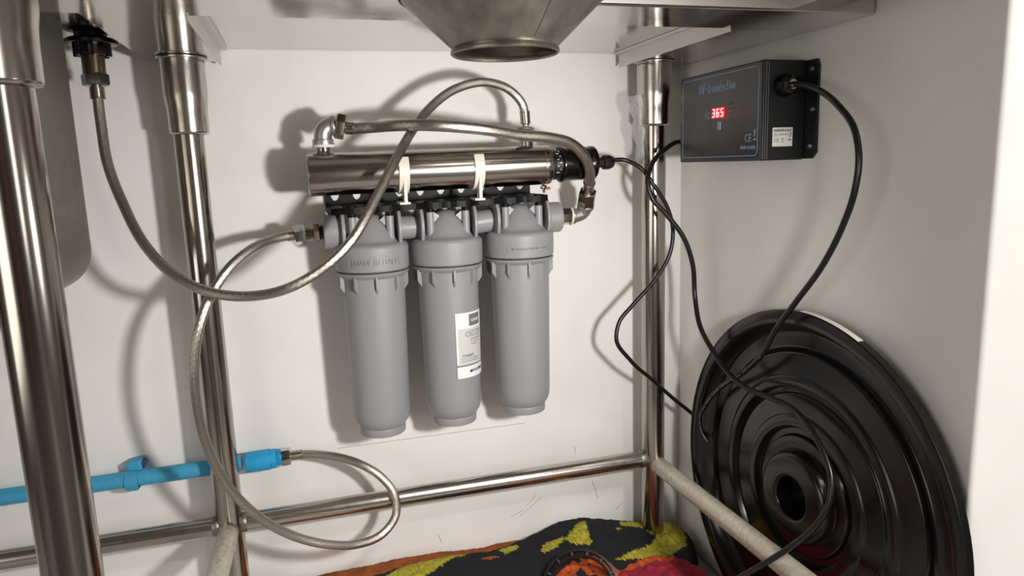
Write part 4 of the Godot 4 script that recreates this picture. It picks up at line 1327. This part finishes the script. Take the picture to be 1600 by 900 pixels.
func towels() -> void:
	var fn := FastNoiseLite.new()
	fn.seed = 5
	fn.frequency = 14.0
	fn.fractal_octaves = 3
	var wr := FastNoiseLite.new()
	wr.seed = 8
	wr.frequency = 60.0
	wr.fractal_type = FastNoiseLite.FRACTAL_RIDGED
	wr.fractal_octaves = 2
	var ridge_x := [-0.05, 0.0, 0.13, 0.2, 0.27, 0.32, 0.36, 0.41, 0.46, 0.52, 0.58, 0.64, 0.67, 0.69]
	var ridge_y := [0.070, 0.070, 0.072, 0.073, 0.066, 0.068, 0.071, 0.079, 0.081, 0.071, 0.056, 0.050, 0.034, 0.02]
	var hx := func(x: float) -> float:
		for i in ridge_x.size() - 1:
			if x <= ridge_x[i + 1]:
				return lerpf(ridge_y[i], ridge_y[i + 1], clampf((x - ridge_x[i]) / (ridge_x[i + 1] - ridge_x[i]), 0, 1))
		return 0.02
	var base := func(p: Vector2) -> float:
		return float(hx.call(p.x)) * lerpf(1.0, 0.74, smoothstep(0.06, 0.17, p.y))
	# rust-orange towel at the back left
	var foot := PackedVector2Array([Vector2(-0.08, 0.006), Vector2(0.36, 0.006), Vector2(0.38, 0.12), Vector2(0.2, 0.16), Vector2(-0.09, 0.16)])
	var h0 := func(p: Vector2) -> float:
		return float(base.call(p)) + 0.004 * fn.get_noise_2d(p.x * 0.7, p.y * 1.6) + 0.006 * sin((p.y - 0.25 * p.x) * 95.0) * smoothstep(0.05, 0.09, p.y) + 0.0015 * wr.get_noise_2d(p.x, p.y)
	var rust := lin(Color(0.56, 0.28, 0.09))
	var rust2 := lin(Color(0.66, 0.36, 0.13))
	var st := begin()
	heap(st, foot, h0, func(p: Vector2) -> Color: return rust.lerp(rust2, clampf(fn.get_noise_2d(p.x * 3, p.y * 3) + 0.5, 0, 1)), 0.003, 0.035)
	tag(part("towel", st, M.towel), "rust orange terry towel lying against the wall under the rail", "towel", "towels on the floor")
	# navy and yellow towel
	foot = flat2([Vector3(0.0511, 0.0550, 0.0673), Vector3(0.1305, 0.0550, 0.0518), Vector3(0.1995, 0.0580, 0.0531), Vector3(0.2716, 0.0620, 0.0497), Vector3(0.3294, 0.0620, 0.0397), Vector3(0.3713, 0.0600, 0.0265), Vector3(0.4209, 0.0600, 0.0138), Vector3(0.4664, 0.0620, 0.0158), Vector3(0.5884, 0.0450, 0.0315), Vector3(0.6582, 0.0300, 0.0326), Vector3(0.6806, 0.0200, 0.0636), Vector3(0.6745, 0.0100, 0.1029), Vector3(0.6416, 0.0100, 0.1470), Vector3(0.5405, 0.0300, 0.1781), Vector3(0.4571, 0.0500, 0.2500), Vector3(0.3435, 0.0500, 0.3118), Vector3(0.0576, 0.0500, 0.2141)])
	var navy := lin(Color(0.075, 0.07, 0.105))
	var yel := lin(Color(0.74, 0.70, 0.22))
	var yel2 := lin(Color(0.56, 0.53, 0.13))
	var yellow := [
		flat2([Vector3(0.0644, 0.0600, 0.1017), Vector3(0.1419, 0.0600, 0.0537), Vector3(0.2380, 0.0650, 0.0658), Vector3(0.1941, 0.0600, 0.0806), Vector3(0.1207, 0.0600, 0.1213)]),
		flat2([Vector3(0.2889, 0.0680, 0.0668), Vector3(0.3245, 0.0680, 0.0609), Vector3(0.3273, 0.0680, 0.0758), Vector3(0.2986, 0.0680, 0.0837)]),
		flat2([Vector3(0.3594, 0.0700, 0.0931), Vector3(0.3829, 0.0700, 0.0783), Vector3(0.4123, 0.0700, 0.0793), Vector3(0.4018, 0.0700, 0.0943), Vector3(0.3657, 0.0700, 0.1066)]),
		flat2([Vector3(0.4114, 0.0800, 0.0858), Vector3(0.4492, 0.0800, 0.0501), Vector3(0.4683, 0.0800, 0.0415), Vector3(0.4588, 0.0780, 0.0772), Vector3(0.4566, 0.0760, 0.1039), Vector3(0.4152, 0.0760, 0.0986)]),
		flat2([Vector3(0.5370, 0.0640, 0.0477), Vector3(0.5859, 0.0550, 0.0476), Vector3(0.5772, 0.0550, 0.0704), Vector3(0.5322, 0.0600, 0.0639)]),
		flat2([Vector3(0.5162, 0.0600, 0.0757), Vector3(0.5292, 0.0600, 0.0704), Vector3(0.5200, 0.0600, 0.0845)]),
		flat2([Vector3(0.5768, 0.0530, 0.0740), Vector3(0.5939, 0.0530, 0.0801), Vector3(0.5861, 0.0530, 0.0899)]),
		flat2([Vector3(0.4790, 0.0500, 0.1462), Vector3(0.5278, 0.0500, 0.1279), Vector3(0.5746, 0.0500, 0.1070), Vector3(0.5988, 0.0500, 0.0862), Vector3(0.6237, 0.0450, 0.0442), Vector3(0.6590, 0.0400, 0.0363), Vector3(0.6601, 0.0350, 0.0745), Vector3(0.6409, 0.0300, 0.1224), Vector3(0.5991, 0.0300, 0.1401), Vector3(0.5311, 0.0400, 0.1471)]),
	]
	var h1 := func(p: Vector2) -> float:
		var fold := smoothstep(0.0, 1.0, clampf(0.5 + (p.y - 0.085 - 0.10 * (p.x - 0.45)) * 60.0, 0.0, 1.0))
		return float(base.call(p)) + 0.007 - 0.006 * fold * smoothstep(0.40, 0.46, p.x) + 0.004 * fn.get_noise_2d(p.x * 0.8, p.y * 1.8 + 3.0) + 0.0012 * wr.get_noise_2d(p.x, p.y)
	st = begin()
	heap(st, foot, h1, func(p: Vector2) -> Color:
		var q := p + Vector2(fn.get_noise_2d(p.x * 9, p.y * 9), fn.get_noise_2d(p.x * 9 + 50, p.y * 9)) * 0.004
		for y in yellow:
			if Geometry2D.is_point_in_polygon(q, y):
				return yel.lerp(yel2, clampf(wr.get_noise_2d(p.x * 3, p.y * 0.7) + 0.2, 0, 1))
		return navy, 0.0022, 0.016)
	tag(part("towel", st, M.towel), "navy terry towel with yellow-green patches heaped at the foot of the right post", "towel", "towels on the floor")
	# crimson and orange cloth in front
	foot = flat2([Vector3(0.3497, 0.0500, 0.1652), Vector3(0.3786, 0.0500, 0.1366), Vector3(0.4269, 0.0500, 0.1147), Vector3(0.4718, 0.0500, 0.1261), Vector3(0.4787, 0.0500, 0.1738), Vector3(0.5293, 0.0450, 0.1508), Vector3(0.6047, 0.0350, 0.1418), Vector3(0.6332, 0.0200, 0.1830), Vector3(0.6286, 0.0200, 0.2618), Vector3(0.5748, 0.0200, 0.3633), Vector3(0.2973, 0.0400, 0.2971)])
	var crim := lin(Color(0.60, 0.09, 0.19))
	var oran := lin(Color(0.76, 0.33, 0.09))
	var oz := flat2([Vector3(0.3040, 0.0600, 0.2481), Vector3(0.3614, 0.0600, 0.1456), Vector3(0.4302, 0.0600, 0.1068), Vector3(0.4791, 0.0600, 0.1241), Vector3(0.5368, 0.0550, 0.1355), Vector3(0.6168, 0.0450, 0.1318), Vector3(0.5808, 0.0450, 0.1733), Vector3(0.5120, 0.0550, 0.1857), Vector3(0.4679, 0.0600, 0.1973), Vector3(0.3987, 0.0600, 0.2808)])
	var h2 := func(p: Vector2) -> float:
		return 0.066 - 0.02 * smoothstep(0.52, 0.62, p.x) + 0.005 * fn.get_noise_2d(p.x * 1.5 + 9.0, p.y * 1.5) + 0.004 * wr.get_noise_2d(p.x * 0.5, p.y * 0.5)
	st = begin()
	heap(st, foot, h2, func(p: Vector2) -> Color:
		if Geometry2D.is_point_in_polygon(p, oz):
			return oran.lerp(lin(Color(0.58, 0.22, 0.05)), clampf(wr.get_noise_2d(p.x, p.y) + 0.1, 0, 1))
		return crim.lerp(lin(Color(0.42, 0.05, 0.13)), clampf(fn.get_noise_2d(p.x * 3, p.y * 3) + 0.3, 0, 1)), 0.0025, 0.014)
	tag(part("towel", st, M.towel), "crumpled crimson and orange cloth in front of the navy towel", "towel", "towels on the floor")
	# black plastic ring standing on the towels
	var rc := Vector3(0.3946, 0.0576, 0.2050)
	var n := (Vector3(0, 0.76, 1.22) - rc).normalized()
	n = (n + Vector3(0, 0.25, 0)).normalized()
	var t := thing("plastic_ring", "black plastic ring with slotted rim lying on the towels", "ring", rc)
	st = begin()
	lathe(st, [Vector2(0.0525, -0.005), Vector2(0.0575, -0.005), Vector2(0.0575, 0.0), Vector2(0.0545, 0.001), Vector2(0.0545, 0.004), Vector2(0.0525, 0.005), Vector2(0.0525, -0.005)], 64, axis(rc, rc + n))
	wpart("inner_band", st, M.black, t)
	st = begin()
	lathe(st, [Vector2(0.0600, -0.005), Vector2(0.0640, -0.005), Vector2(0.0645, 0.005), Vector2(0.0605, 0.006), Vector2(0.0600, -0.005)], 64, axis(rc, rc + n))
	wpart("outer_band", st, M.black, t)
	for i in 14:
		st = begin()
		var ax := axis(rc, rc + n)
		var tb := ax * Transform3D(Basis(Vector3.UP, TAU * i / 14.0), Vector3.ZERO)
		rbox(st, Vector3(0.005, 0.008, 0.009), 0.001, tb * Transform3D(Basis.IDENTITY, Vector3(0, 0.0, 0.0588)), 1)
		wpart("rib", st, M.black, t)

# ------------------------------------------------------------------ film on the right post
func plastic_film() -> void:
	var fn := FastNoiseLite.new()
	fn.seed = 3
	fn.frequency = 1.0
	var st := begin()
	var cols := 20
	var rows := 40
	var g := []
	for j in rows + 1:
		var row := []
		var v := float(j) / rows
		var y := lerpf(0.868, 0.752, v)
		var w := lerpf(0.030, 0.012, v) * (0.7 + 0.5 * absf(sin(v * 9.0)))
		var xc := lerpf(0.562, 0.574, v)
		for i in cols + 1:
			var u := float(i) / cols - 0.5
			row.append(Vector3(xc + u * w, y + 0.003 * fn.get_noise_2d(u * 2.0, v * 3.0), 0.066 + 0.012 * fn.get_noise_2d(u * 1.6, v * 2.2) + 0.010 * cos(u * 3.0)))
		g.append(row)
	var nor := []
	for j in rows + 1:
		var row := []
		for i in cols + 1:
			var n: Vector3 = (g[mini(j + 1, rows)][i] - g[maxi(j - 1, 0)][i]).cross(g[j][mini(i + 1, cols)] - g[j][maxi(i - 1, 0)]).normalized()
			row.append(n if n.z >= 0.0 else -n)
		nor.append(row)
	for j in rows:
		for i in cols:
			quad(st, [g[j][i], g[j][i + 1], g[j + 1][i + 1], g[j + 1][i]], [nor[j][i], nor[j][i + 1], nor[j + 1][i + 1], nor[j + 1][i]], UV4)
	tag(part("plastic_film", st, M.film), "crumpled strip of clear plastic film stuck to the right post's sleeve", "film")
